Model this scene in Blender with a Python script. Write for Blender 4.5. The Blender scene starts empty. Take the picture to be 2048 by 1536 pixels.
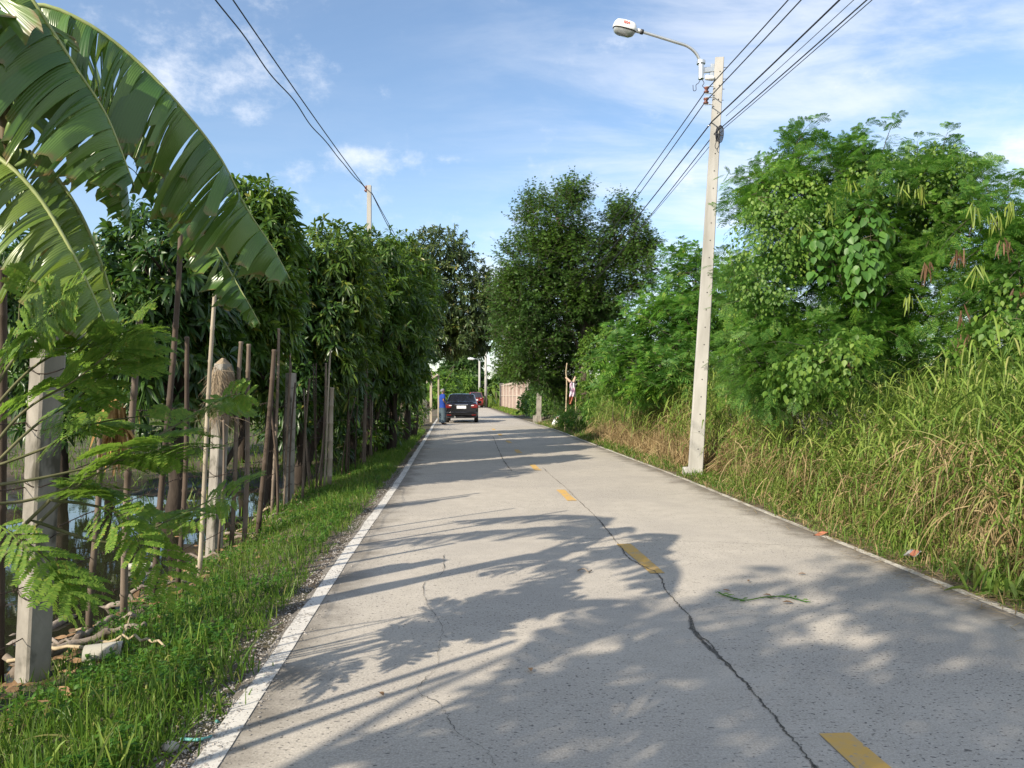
import bpy, math, random
import numpy as np
R = math.radians
rng = np.random.default_rng(11)
random.seed(11)
sc = bpy.context.scene
COL = sc.collection

# ------------------------------------------------------------------ camera
FPX, EYE, HZ = 1500.0, 1.4, 790.0          # focal length and horizon of a 2048 px wide frame
cam_d = bpy.data.cameras.new('camera'); cam = bpy.data.objects.new('camera', cam_d); COL.objects.link(cam)
cam_d.sensor_width = 36.0; cam_d.lens = 36.0 * FPX / 2048.0
cam_d.shift_y = (HZ - 768.0) / 2048.0
cam_d.clip_start = 0.05; cam_d.clip_end = 4000
cam.location = (0, 0, EYE); cam.rotation_euler = (R(90), 0, 0)
sc.camera = cam

# ------------------------------------------------------------------ light
SUN_EL = R(31)
SX, SY = 0.69, 0.72                         # the way shadows fall over the ground
_n = math.hypot(SX, SY); SX /= _n; SY /= _n
sun_d = bpy.data.lights.new('sun', 'SUN'); sun = bpy.data.objects.new('sun', sun_d); COL.objects.link(sun)
sun_d.energy = 4.6; sun_d.angle = R(0.6); sun_d.color = (1.0, 0.90, 0.74)
sun.rotation_euler = (R(90) - SUN_EL, 0, math.atan2(SY, SX) - R(90))

world = bpy.data.worlds.new('World'); sc.world = world; world.use_nodes = True
wn = world.node_tree; wn.nodes.clear()
def N(nt, t, **kw):
    n = nt.nodes.new(t)
    for k, v in kw.items(): setattr(n, k, v)
    return n
def L(nt, a, b): nt.links.new(a, b)
def M(nt, op, a, b=None, c=None):
    n = N(nt, 'ShaderNodeMath', operation=op)
    for i, v in enumerate((a, b, c)):
        if v is None: continue
        if isinstance(v, (int, float)): n.inputs[i].default_value = v
        else: L(nt, v, n.inputs[i])
    return n.outputs[0]
def mixc(nt, f, a, b, mode='MIX'):
    n = N(nt, 'ShaderNodeMix', data_type='RGBA', blend_type=mode)
    for i, v in ((0, f), (6, a), (7, b)):
        if isinstance(v, (int, float)): n.inputs[i].default_value = v
        elif isinstance(v, tuple): n.inputs[i].default_value = (*v[:3], 1)
        else: L(nt, v, n.inputs[i])
    return n.outputs[2]
def smooth_node(nt, v, a, b, lo=0.0, hi=1.0):
    n = N(nt, 'ShaderNodeMapRange', interpolation_type='SMOOTHSTEP')
    L(nt, v, n.inputs[0])
    for i, q in ((1, a), (2, b), (3, lo), (4, hi)): n.inputs[i].default_value = q
    return n.outputs[0]

sky = N(wn, 'ShaderNodeTexSky', sky_type='NISHITA'); sky.sun_disc = False
sky.sun_elevation = SUN_EL; sky.sun_rotation = math.atan2(-SX, -SY)
sky.air_density = 1.1; sky.dust_density = 0.6; sky.ozone_density = 2.6
tc = N(wn, 'ShaderNodeTexCoord'); sep = N(wn, 'ShaderNodeSeparateXYZ'); L(wn, tc.outputs['Generated'], sep.inputs[0])
zc = M(wn, 'MAXIMUM', sep.outputs[2], 0.0); den = M(wn, 'ADD', zc, 0.12)
px_ = M(wn, 'DIVIDE', sep.outputs[0], den); py_ = M(wn, 'DIVIDE', sep.outputs[1], den)
comb = N(wn, 'ShaderNodeCombineXYZ'); L(wn, px_, comb.inputs[0]); L(wn, py_, comb.inputs[1])
# thin streaked high cloud, stretched along one wind direction
mp = N(wn, 'ShaderNodeMapping'); L(wn, comb.outputs[0], mp.inputs[0])
mp.inputs['Rotation'].default_value = (0, 0, R(-62)); mp.inputs['Scale'].default_value = (0.7, 1.5, 1)
mp.inputs['Location'].default_value = (0.35, 0.2, 0)
n1 = N(wn, 'ShaderNodeTexNoise'); L(wn, mp.outputs[0], n1.inputs['Vector'])
n1.inputs['Scale'].default_value = 2.3; n1.inputs['Detail'].default_value = 9; n1.inputs['Roughness'].default_value = 0.62; n1.inputs['Distortion'].default_value = 0.35
# the high cloud lies mostly to the right of the road
side = M(wn, 'MAXIMUM', smooth_node(wn, px_, -0.35, 0.7, 0.0, 1.0), smooth_node(wn, sep.outputs[1], 0.05, -0.4, 0.0, 1.0))
cir = M(wn, 'MULTIPLY', smooth_node(wn, n1.outputs[0], 0.33, 0.72), M(wn, 'ADD', M(wn, 'MULTIPLY', side, 0.95), 0.10))
# small cumulus
mp2 = N(wn, 'ShaderNodeMapping'); L(wn, tc.outputs['Generated'], mp2.inputs[0])
mp2.inputs['Scale'].default_value = (1.0, 1.0, 1.5); mp2.inputs['Location'].default_value = (0.1, 0.4, 0.33)
n2 = N(wn, 'ShaderNodeTexNoise'); L(wn, mp2.outputs[0], n2.inputs['Vector'])
n2.inputs['Scale'].default_value = 11.0; n2.inputs['Detail'].default_value = 8; n2.inputs['Roughness'].default_value = 0.66
def puff(x, y, sx, sy):
    """how strongly cumulus gathers round one direction of the sky"""
    v = np.array([(x - 1024) / FPX, 1.0, (HZ - y) / FPX]); v /= np.linalg.norm(v)
    dx = M(wn, 'DIVIDE', M(wn, 'SUBTRACT', sep.outputs[0], float(v[0])), sx)
    dz = M(wn, 'DIVIDE', M(wn, 'SUBTRACT', sep.outputs[2], float(v[2])), sy)
    r = M(wn, 'ADD', M(wn, 'MULTIPLY', dx, dx), M(wn, 'MULTIPLY', dz, dz))
    front = M(wn, 'GREATER_THAN', sep.outputs[1], 0.0)
    return M(wn, 'MULTIPLY', M(wn, 'EXPONENT', M(wn, 'MULTIPLY', r, -1.0)), front)
pf = None
for a in ((385, 120, .085, .055), (300, 150, .05, .05), (560, 150, .05, .03), (745, 318, .06, .02), (515, 228, .035, .02), (920, 318, .03, .008), (990, 560, .05, .04), (985, 730, .06, .03), (1990, 330, .08, .06)):
    q = puff(*a); pf = q if pf is None else M(wn, 'MAXIMUM', pf, q)
cu = smooth_node(wn, M(wn, 'ADD', n2.outputs[0], M(wn, 'MULTIPLY', pf, 0.24)), 0.56, 0.92)
cu = M(wn, 'MULTIPLY', cu, 0.72)
back = M(wn, 'MULTIPLY', smooth_node(wn, sep.outputs[1], -0.1, -0.5, 0.0, 1.0), smooth_node(wn, n2.outputs[0], 0.38, 0.6))   # unseen heaped cloud added behind the viewer to give whiter fill light
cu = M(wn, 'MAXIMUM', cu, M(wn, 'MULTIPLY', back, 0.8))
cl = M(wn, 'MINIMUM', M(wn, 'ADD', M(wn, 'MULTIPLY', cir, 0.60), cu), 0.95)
hs = N(wn, 'ShaderNodeHueSaturation'); L(wn, sky.outputs[0], hs.inputs['Color'])
hs.inputs['Saturation'].default_value = 0.98; hs.inputs['Value'].default_value = 1.06
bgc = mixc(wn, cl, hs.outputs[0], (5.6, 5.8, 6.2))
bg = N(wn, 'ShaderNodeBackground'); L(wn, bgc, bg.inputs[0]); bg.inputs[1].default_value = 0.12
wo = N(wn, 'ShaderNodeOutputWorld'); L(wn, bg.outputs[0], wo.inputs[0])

sc.view_settings.view_transform = 'Standard'; sc.view_settings.look = 'None'
sc.view_settings.exposure = 0.74; sc.view_settings.gamma = 1.0
sc.cycles.max_bounces = 7; sc.cycles.diffuse_bounces = 4; sc.cycles.glossy_bounces = 3
sc.cycles.transmission_bounces = 4; sc.cycles.transparent_max_bounces = 8
sc.cycles.caustics_reflective = False; sc.cycles.caustics_refractive = False
sc.cycles.use_denoising = True; sc.cycles.denoising_prefilter = 'NONE'
sc.cycles.sample_clamp_indirect = 6.0

# ------------------------------------------------------------------ helpers
def at(px, py, d): return np.array([(px - 1024) / FPX * d, d, EYE + (HZ - py) / FPX * d])
def onroad(px, py, z=0.0):
    d = (EYE - z) * FPX / (py - HZ)
    return np.array([(px - 1024) / FPX * d, d, z])
def unit(v): v = np.asarray(v, float); return v / np.maximum(np.linalg.norm(v, axis=-1, keepdims=True), 1e-9)
ZUP = np.array([0, 0, 1.0])
def sstep(v, a, b):
    t = np.clip((np.asarray(v, float) - a) / (b - a), 0, 1); return t * t * (3 - 2 * t)

class Geo:
    """collects vertices and faces, and links them as one mesh object"""
    def __init__(s): s.v = []; s.f4 = []; s.f3 = []; s.m4 = []; s.m3 = []; s.n = 0; s.col = []
    def add(s, v, quads=None, tris=None, mi=0):
        v = np.asarray(v, float).reshape(-1, 3)
        if quads is not None and len(quads):
            q = np.asarray(quads, np.int64) + s.n; s.f4.append(q); s.m4.append(np.full(len(q), mi))
        if tris is not None and len(tris):
            q = np.asarray(tris, np.int64) + s.n; s.f3.append(q); s.m3.append(np.full(len(q), mi))
        s.v.append(v); s.n += len(v)
    def build(s, name, mats, parent=None, smooth=True, flat=False):
        me = bpy.data.meshes.new(name)
        v = np.concatenate(s.v) if s.v else np.zeros((0, 3))
        f4 = np.concatenate(s.f4) if s.f4 else np.zeros((0, 4), np.int64)
        f3 = np.concatenate(s.f3) if s.f3 else np.zeros((0, 3), np.int64)
        me.vertices.add(len(v)); me.vertices.foreach_set('co', v.astype(np.float32).ravel())
        loops = np.concatenate([f4.ravel(), f3.ravel()]).astype(np.int32)
        me.loops.add(len(loops)); me.loops.foreach_set('vertex_index', loops)
        st = np.concatenate([np.arange(len(f4)) * 4, len(f4) * 4 + np.arange(len(f3)) * 3]).astype(np.int32)
        me.polygons.add(len(st)); me.polygons.foreach_set('loop_start', st)
        mi = np.concatenate([np.concatenate(s.m4) if s.m4 else np.zeros(0), np.concatenate(s.m3) if s.m3 else np.zeros(0)]).astype(np.int32)
        if not isinstance(mats, (list, tuple)): mats = [mats]
        for m in mats: me.materials.append(m)
        me.polygons.foreach_set('material_index', mi)
        me.polygons.foreach_set('use_smooth', np.full(len(st), smooth and not flat))
        me.update(calc_edges=True); me.validate()
        o = bpy.data.objects.new(name, me); COL.objects.link(o)
        if parent is not None: o.parent = parent
        return o
    # -- shapes
    def grid(s, P, mi=0, close=False):
        """P (R, C, 3)"""
        r, c = P.shape[:2]
        i = np.arange(r - 1)[:, None] * c; cc = c if close else c - 1
        j = np.arange(cc)[None]; j2 = (j + 1) % c
        q = np.stack([i + j, i + j2, i + c + j2, i + c + j], -1).reshape(-1, 4)
        s.add(P.reshape(-1, 3), q, mi=mi)
    def tube(s, pts, rad, sides=8, mi=0, cap=True):
        pts = np.asarray(pts, float); n = len(pts)
        rad = np.broadcast_to(np.asarray(rad, float), (n,))
        t = unit(np.gradient(pts, axis=0)); ref = np.array([0.31, 0.95, 0.02]) if abs(t[0][1]) < .8 else np.array([1.0, 0.1, 0.05])
        a = unit(np.cross(t, ref)); b = np.cross(t, a)
        th = np.arange(sides) / sides * 2 * math.pi
        P = pts[:, None] + rad[:, None, None] * (np.cos(th)[None, :, None] * a[:, None] + np.sin(th)[None, :, None] * b[:, None])
        k = s.n; s.grid(P, mi, close=True)
        if cap:
            s.add(pts[[0, -1]], tris=None)
            e = s.n - 2 - k; T = []
            for j in range(sides):
                T.append((e, (j + 1) % sides, j)); o = (n - 1) * sides; T.append((e + 1, o + j, o + (j + 1) % sides))
            s.f3.append(np.asarray(T) + k); s.m3.append(np.full(len(T), mi))
    def box(s, c, h, rot=0.0, mi=0, bev=0.0, M3=None):
        """box of half sizes h round c; bev chamfers the four long (z) edges and the ends"""
        hx, hy, hz = h; b = min(bev, hx * .6, hy * .6, hz * .6)
        if b <= 0:
            V = np.array([(x, y, z) for z in (-hz, hz) for x, y in ((-hx, -hy), (hx, -hy), (hx, hy), (-hx, hy))])
            Q = [(0, 3, 2, 1), (4, 5, 6, 7), (0, 1, 5, 4), (1, 2, 6, 5), (2, 3, 7, 6), (3, 0, 4, 7)]
        else:
            def ring(ix, iy, z):
                x, y = hx - ix, hy - iy
                return [(-x + b, -y, z), (x - b, -y, z), (x, -y + b, z), (x, y - b, z), (x - b, y, z), (-x + b, y, z), (-x, y - b, z), (-x, -y + b, z)]
            V = np.array(ring(b, b, -hz) + ring(0, 0, -hz + b) + ring(0, 0, hz - b) + ring(b, b, hz)); Q = []
            for k in range(3):
                for j in range(8): Q.append((k * 8 + j, k * 8 + (j + 1) % 8, k * 8 + 8 + (j + 1) % 8, k * 8 + 8 + j))
            for o, fl in ((0, True), (24, False)):
                for q in ((0, 1, 2, 3), (0, 3, 4, 7), (4, 5, 6, 7)):
                    q = [o + i for i in q]; Q.append(q[::-1] if fl else q)
        if M3 is not None: V = V @ np.asarray(M3).T
        elif rot:
            cs, sn = math.cos(rot), math.sin(rot); V = np.stack([V[:, 0] * cs - V[:, 1] * sn, V[:, 0] * sn + V[:, 1] * cs, V[:, 2]], 1)
        s.add(V + np.asarray(c, float), Q, mi=mi)
    def bar(s, a, b, w, h, mi=0, bev=0.0, up=ZUP):
        """beam from a to b, w across and h along up"""
        a = np.asarray(a, float); b = np.asarray(b, float); t = unit(b - a)
        up = np.asarray(up, float)
        if abs(t @ up) > .97: up = np.array([0, 1.0, 0])
        sd = unit(np.cross(t, up)); u = np.cross(sd, t)
        s.box((a + b) / 2, (w / 2, h / 2, np.linalg.norm(b - a) / 2), mi=mi, bev=bev, M3=np.stack([sd, u, t], 1))
    def blades(s, p, d, n, Ln, W, droop, prof, fold=0.0, cols=2, mi=0, curl=None):
        """N leaf blades: base p, direction d, face normal n, length, width, sag, outline over the length"""
        p = np.asarray(p, float); k = len(p)
        if k == 0: return
        d = unit(d); sd = np.cross(d, n); sd = unit(sd); nn = np.cross(sd, d)
        Ln = np.broadcast_to(np.asarray(Ln, float), (k,)); W = np.broadcast_to(np.asarray(W, float), (k,)); droop = np.broadcast_to(np.asarray(droop, float), (k,))
        prof = np.asarray(prof, float); r = len(prof); t = np.linspace(0, 1, r)
        pos = p[:, None] + d[:, None] * (Ln[:, None] * (t - .38 * droop[:, None] * t ** 2))[..., None]
        pos[..., 2] -= (Ln * droop)[:, None] * t ** 2 * .9
        w = (W[:, None] * prof[None] / 2)[..., None]
        if cols == 3: V = np.stack([pos + sd[:, None] * w + nn[:, None] * w * fold, pos, pos - sd[:, None] * w + nn[:, None] * w * fold], 2)
        else: V = np.stack([pos + sd[:, None] * w, pos - sd[:, None] * w], 2)
        base = (np.arange(k) * r * cols)[:, None, None]; i = (np.arange(r - 1) * cols)[None, :, None]; j = np.arange(cols - 1)[None, None]
        q = np.stack([base + i + j, base + i + j + 1, base + i + cols + j + 1, base + i + cols + j], -1).reshape(-1, 4)
        s.add(V.reshape(-1, 3), q, mi=mi)

def spline(pts, n):
    """Catmull-Rom through pts, n samples"""
    P = np.asarray(pts, float); P = np.vstack([2 * P[0] - P[1], P, 2 * P[-1] - P[-2]])
    u = np.linspace(0, len(P) - 3 - 1e-6, n); i = u.astype(int); f = (u - i)[:, None]
    a, b, c, d = P[i], P[i + 1], P[i + 2], P[i + 3]
    return .5 * (2 * b + (c - a) * f + (2 * a - 5 * b + 4 * c - d) * f ** 2 + (3 * b - a - 3 * c + d) * f ** 3)

def tag(o, label=None, cat=None, group=None, kind=None):
    if label: o['label'] = label
    if cat: o['category'] = cat
    if group: o['group'] = group
    if kind: o['kind'] = kind
    return o
def thing(name, label, cat, loc=(0, 0, 0), group=None, rz=0.0):
    o = bpy.data.objects.new(name, None); COL.objects.link(o); o.location = tuple(float(v) for v in loc); o.rotation_euler = (0, 0, rz)
    o.empty_display_size = .2
    return tag(o, label, cat, group)
def copy_tree(o, parent=None):
    c = o.copy(); COL.objects.link(c)
    if parent is not None: c.parent = parent
    for ch in list(o.children): copy_tree(ch, c)
    return c

# ------------------------------------------------------------------ materials
def newmat(name):
    m = bpy.data.materials.new(name); m.use_nodes = True; nt = m.node_tree
    b = nt.nodes['Principled BSDF']; return m, nt, b
def ramp(nt, fac, stops):
    n = N(nt, 'ShaderNodeValToRGB'); e = n.color_ramp.elements
    while len(e) < len(stops): e.new(.5)
    for q, (pos, c) in zip(e, stops): q.position = pos; q.color = (*c, 1)
    L(nt, fac, n.inputs[0]); return n.outputs[0]
def noise(nt, vec, scale, detail=4, rough=.55, dist=0.0):
    n = N(nt, 'ShaderNodeTexNoise'); n.inputs['Scale'].default_value = scale; n.inputs['Detail'].default_value = detail
    n.inputs['Roughness'].default_value = rough; n.inputs['Distortion'].default_value = dist
    if vec is not None: L(nt, vec, n.inputs['Vector'])
    return n.outputs[0]
def ocoord(nt, scale=(1, 1, 1)):
    t = N(nt, 'ShaderNodeTexCoord'); m = N(nt, 'ShaderNodeMapping'); L(nt, t.outputs['Object'], m.inputs[0]); m.inputs['Scale'].default_value = scale
    return m.outputs[0]
def bump(nt, b, h, strength=.3, dist=.01):
    n = N(nt, 'ShaderNodeBump'); n.inputs['Strength'].default_value = strength; n.inputs['Distance'].default_value = dist
    L(nt, h, n.inputs['Height']); L(nt, n.outputs[0], b.inputs['Normal'])
def surf(name, c1, c2, scale=8, rough=.7, bmp=0.2, bd=.01, stretch=(1, 1, 1), spec=.3, metal=0.0, c3=None, s3=1.5, coat=0):
    """two-tone noisy surface with an optional slow third tone"""
    m, nt, b = newmat(name); v = ocoord(nt, stretch)
    f = noise(nt, v, scale, 6, .62); c = ramp(nt, f, ((.32, c1), (.68, c2)))
    if c3 is not None: c = mixc(nt, smooth_node(nt, noise(nt, v, s3, 4, .6, .4), .48, .66), c, c3)
    L(nt, c, b.inputs['Base Color']); b.inputs['Roughness'].default_value = rough; b.inputs['Specular IOR Level'].default_value = spec; b.inputs['Metallic'].default_value = metal
    if coat: b.inputs['Coat Weight'].default_value = coat; b.inputs['Coat Roughness'].default_value = .04
    if bmp: bump(nt, b, noise(nt, v, scale * 2.5, 5, .6), bmp, bd)
    return m
def leafmat(name, stops, tcol, tw=.3, rough=.42, spec=.35, clump=0.0, cs=1.2, bmp=None):
    """leaf: colour from leaf to leaf, light passing through"""
    m, nt, b = newmat(name); g = N(nt, 'ShaderNodeNewGeometry')
    c = ramp(nt, g.outputs['Random Per Island'], stops)
    if clump:
        v = ocoord(nt); f = noise(nt, v, cs, 3, .5); c = mixc(nt, smooth_node(nt, f, .42, .62, 0, clump), c, mixc(nt, 1.0, c, (1.45, 1.35, .75), 'MULTIPLY'))
    L(nt, c, b.inputs['Base Color']); b.inputs['Roughness'].default_value = rough; b.inputs['Specular IOR Level'].default_value = spec
    if bmp:
        w = N(nt, 'ShaderNodeTexWave'); w.inputs['Scale'].default_value = bmp[0]; w.inputs['Distortion'].default_value = .6; tcx = N(nt, 'ShaderNodeTexCoord'); L(nt, tcx.outputs['UV'], w.inputs['Vector']); bump(nt, b, w.outputs[1], bmp[1], .004)
    tr = N(nt, 'ShaderNodeBsdfTranslucent'); L(nt, mixc(nt, .6, c, tcol), tr.inputs[0])
    mx = N(nt, 'ShaderNodeMixShader'); mx.inputs[0].default_value = tw; L(nt, b.outputs[0], mx.inputs[1]); L(nt, tr.outputs[0], mx.inputs[2])
    L(nt, mx.outputs[0], nt.nodes['Material Output'].inputs[0]); return m
def plain(name, c, rough=.5, metal=0.0, spec=.5, coat=0.0):
    m, nt, b = newmat(name); v = ocoord(nt); f = noise(nt, v, 14, 4)
    L(nt, ramp(nt, f, ((.3, tuple(x * .86 for x in c)), (.7, c))), b.inputs['Base Color']); b.inputs['Roughness'].default_value = rough
    b.inputs['Metallic'].default_value = metal; b.inputs['Specular IOR Level'].default_value = spec; b.inputs['Coat Weight'].default_value = coat
    return m

# ------------------------------------------------------------------ the lie of the land
_YL = np.array([-40, -10, 2.8, 6.4, 12, 18, 26, 35, 55, 75, 95, 130, 260]); _XL = np.array([2.0, -.28, -1.23, -1.52, -1.9, -2.38, -3.0, -3.75, -5.3, -6.8, -8.6, -12.0, -26.0])
_YR = np.array([-40, -10, 4.7, 8.75, 13, 18.3, 24, 30, 38, 55, 75, 95, 130, 260]); _XR = np.array([6.6, 4.25, 3.27, 3.08, 2.9, 2.55, 2.2, 1.85, 1.05, -.4, -1.95, -3.75, -7.1, -21.0])
def _sm(x, y):
    xs = np.linspace(-40, 260, 1201); v = np.interp(xs, x, y)
    k = np.ones(9) / 9
    for _ in range(3): v = np.convolve(np.pad(v, 4, 'edge'), k, 'valid')
    return xs, v
_LX = _sm(_YL, _XL); _RX = _sm(_YR, _XR)
def xl(y): return np.interp(y, *_LX)
def xr(y): return np.interp(y, *_RX)
def wob(x, y, s=1.0, seed=0.0):
    x = np.asarray(x, float) * s; y = np.asarray(y, float) * s
    return (np.sin(x * 1.7 + y * .9 + seed) + np.sin(-x * 1.1 + y * 2.3 + 1.3 + seed * 2) + .6 * np.sin(x * 3.9 - y * 2.7 + 4 + seed) + .4 * np.sin(x * 6.1 + y * 7.3 + seed)) / 3
WATER = -.40
def zg(x, y):
    """height of the ground"""
    x = np.asarray(x, float); y = np.asarray(y, float)
    l = xl(y) - x; r = x - xr(y)
    verge = -.015 - .2 * sstep(l, .3, 1.45)
    pond = sstep(l, 1.35, 2.0) * (1 - sstep(l, 7, 9.5)) * (1 - sstep(y, 12.5, 16)) * sstep(y, -12, -9)
    zl = verge - pond * (.255 + .19 * wob(x, y, 1.3, 2.0)) + .02 * wob(x, y, 4.0) * sstep(l, .25, .8)
    zr = -.02 + .26 * sstep(r, .5, 2.4) + .03 * wob(x, y, 2.5, 1.0) * sstep(r, .2, .8)
    road = -.06 * sstep(l, .02, -.1) * sstep(r, .02, -.1)
    return np.where(l > 0, zl, np.where(r > 0, zr, -.06))

m_soil = surf('soil', (.07, .055, .038), (.17, .135, .095), 5, .95, .6, .03, c3=(.05, .065, .02), s3=.7)
nt = m_soil.node_tree; b = nt.nodes['Principled BSDF']; old = b.inputs['Base Color'].links[0].from_socket      # wet mud down at the water
tcs = N(nt, 'ShaderNodeTexCoord'); sx = N(nt, 'ShaderNodeSeparateXYZ'); L(nt, tcs.outputs['Object'], sx.inputs[0]); wet = smooth_node(nt, sx.outputs[2], -.17, -.30)
L(nt, mixc(nt, M(nt, 'MULTIPLY', wet, .85), old, (.028, .022, .014)), b.inputs['Base Color']); L(nt, smooth_node(nt, sx.outputs[2], -.20, -.36, .95, .35), b.inputs['Roughness'])
g = Geo()
xs = np.concatenate([-np.geomspace(600, 9.2, 26), np.arange(-9, 7.01, .12), np.geomspace(7.3, 600, 26)])
ys = np.concatenate([-np.geomspace(400, 12.5, 12), np.arange(-12, 2, .5), np.arange(2, 17, .12), np.arange(17, 45, .4), np.arange(45, 130, 2.0), np.geomspace(132, 1500, 16)])
X, Y = np.meshgrid(xs, ys); g.grid(np.stack([X, Y, zg(X, Y)], -1))
tag(g.build('ground', m_soil), kind='structure')

# road slab of weathered concrete
m_conc, nt, b = newmat('road_concrete'); v = ocoord(nt)
big = noise(nt, v, .55, 5, .6, .5); mid = noise(nt, v, 5, 6, .65); fine = noise(nt, v, 95, 3, .6)
broom = noise(nt, ocoord(nt, (2.2, 70, 1)), 1.0, 3, .6)
c = ramp(nt, mid, ((.3, (.355, .32, .27)), (.7, (.455, .412, .352))))
c = mixc(nt, smooth_node(nt, big, .42, .62, 0, .75), c, (.33, .30, .262))
c = mixc(nt, smooth_node(nt, broom, .5, .72, 0, .28), c, (.22, .21, .2))
c = mixc(nt, smooth_node(nt, fine, .40, .66, 0, .5), c, (.60, .545, .47)); c = mixc(nt, smooth_node(nt, noise(nt, v, 170, 2, .6), .55, .70, 0, .45), c, (.2, .185, .165))
pit = noise(nt, ocoord(nt, (42, 66, 1)), 1.0, 1.5, .5); pitm = noise(nt, v, .8, 3, .5)
pits = M(nt, 'MULTIPLY', smooth_node(nt, pit, .625, .68), smooth_node(nt, pitm, .36, .56, .25, 1))
c = mixc(nt, M(nt, 'MULTIPLY', pits, .85), c, (.075, .072, .07))
pit2 = noise(nt, ocoord(nt, (22, 34, 1)), 1.0, 1, .4); c = mixc(nt, smooth_node(nt, pit2, .76, .775, 0, .7), c, (.06, .058, .055))
at_ = N(nt, 'ShaderNodeAttribute', attribute_name='edge'); edn = M(nt, 'ADD', at_.outputs['Fac'], M(nt, 'MULTIPLY', M(nt, 'SUBTRACT', noise(nt, v, 2.2, 5, .65), .5), .9))
c = mixc(nt, smooth_node(nt, edn, .45, .02, 0, .75), c, (.115, .10, .082))       # dirt washed in along the verges
L(nt, c, b.inputs['Base Color']); b.inputs['Roughness'].default_value = .85; b.inputs['Specular IOR Level'].default_value = .25
hgt = M(nt, 'ADD', M(nt, 'MULTIPLY', fine, .5), M(nt, 'ADD', M(nt, 'MULTIPLY', broom, .35), M(nt, 'MULTIPLY', pits, -1.0)))
bump(nt, b, hgt, .35, .006)

def roadstrip(name, fa, fb, y0, y1, dy, mat, z=0.0, nx=13, thick=0.0, edge=False):
    g = Geo(); ys = np.arange(y0, y1 + 1e-6, dy) if np.isscalar(dy) else dy
    u = np.linspace(0, 1, nx); A, B = fa(ys), fb(ys)
    X = A[:, None] + (B - A)[:, None] * u[None]; Y = np.repeat(ys[:, None], nx, 1)
    P = np.stack([X, Y, np.full_like(X, z)], -1)
    if thick:
        lo = P.copy(); lo[..., 2] -= thick
        P = np.concatenate([lo[:, :1], P, lo[:, -1:]], 1)
    g.grid(P); o = g.build(name, mat, smooth=False)
    if edge:
        d = np.minimum(P[..., 0] - A[:, None], B[:, None] - P[..., 0]).ravel().astype(np.float32)
        a = o.data.attributes.new('edge', 'FLOAT', 'POINT'); a.data.foreach_set('value', d)
    return o
_yy = np.concatenate([np.arange(-38, 2, 1.0), np.arange(2, 45, .25), np.arange(45, 250, 2.0)])
def jit(f, s, seed, amp): return lambda y: f(y) + s * amp * (wob(y * 1.3, y * 0 + seed, 2.2, seed) + .5 * wob(y * 5, y * 0, 2, seed))
tag(roadstrip('road', jit(xl, -1, 1.0, .03), jit(xr, 1, 5.0, .03), 0, 0, _yy, m_conc, 0, 25, .08, True), kind='structure')

def paintmat(name, c, lo, hi):
    m, nt, b = newmat(name); v = ocoord(nt)
    f = M(nt, 'ADD', M(nt, 'MULTIPLY', noise(nt, v, 3.5, 5, .65), .55), M(nt, 'MULTIPLY', noise(nt, v, 42, 4, .7), .45))
    wear = smooth_node(nt, f, hi, lo, 0, 1)
    q = mixc(nt, wear, c, (.30, .28, .255)); q = mixc(nt, smooth_node(nt, noise(nt, v, 12, 5), .4, .7, 0, .3), q, (.33, .31, .28))
    L(nt, q, b.inputs['Base Color']); b.inputs['Roughness'].default_value = .75; bump(nt, b, noise(nt, v, 90, 3), .25, .004); return m
m_white = paintmat('white_line_paint', (.60, .57, .52), .415, .475); m_white2 = paintmat('worn_white_paint', (.58, .54, .46), .44, .52)
m_yel = paintmat('yellow_line_paint', (.60, .36, .085), .40, .47)
_ly = np.concatenate([np.arange(0, 40, .2), np.arange(40, 95, 1.0)])
lin_a = lambda y: xl(y) + .03 + .012 * wob(y, y * 0, 3); lin_b = lambda y: xl(y) + .128 + .004 * wob(y, y * 0, 4)
tag(roadstrip('road_edge_line', lin_a, lin_b, 0, 0, _ly, m_white, .004, 3), kind='structure')
_ry = np.concatenate([np.arange(1, 40, .2)])
tag(roadstrip('road_edge_line', lambda y: xr(y) - .085, lambda y: xr(y) - .015 + .012 * wob(y, y * 0, 5), 0, 0, _ry, m_white2, .004, 3), kind='structure')
g = Geo()
cl = [(-1.4, 1.52), (2.52, 1.375), (6.46, 1.095), (10.5, .755), (14.5, .445), (18.6, .15), (22.4, -.1), (26.4, -.42), (30.5, -.75)]
for i, (y, x) in enumerate(cl):
    j = min(i + 1, len(cl) - 1); k = j - 1; t = unit(np.array([cl[j][1] - cl[k][1], cl[j][0] - cl[k][0]])); s = np.array([t[1], -t[0]])
    yy = np.linspace(-.58, .58, 9); c = np.array([x, y])
    P = np.array([[[*(c + t * q + s * (w * .062 + .006 * math.sin(q * 40 + w + i))), .004] for w in (-1, 1)] for q in yy]); g.grid(P)
tag(g.build('road_centre_line', m_yel), kind='structure')

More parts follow.
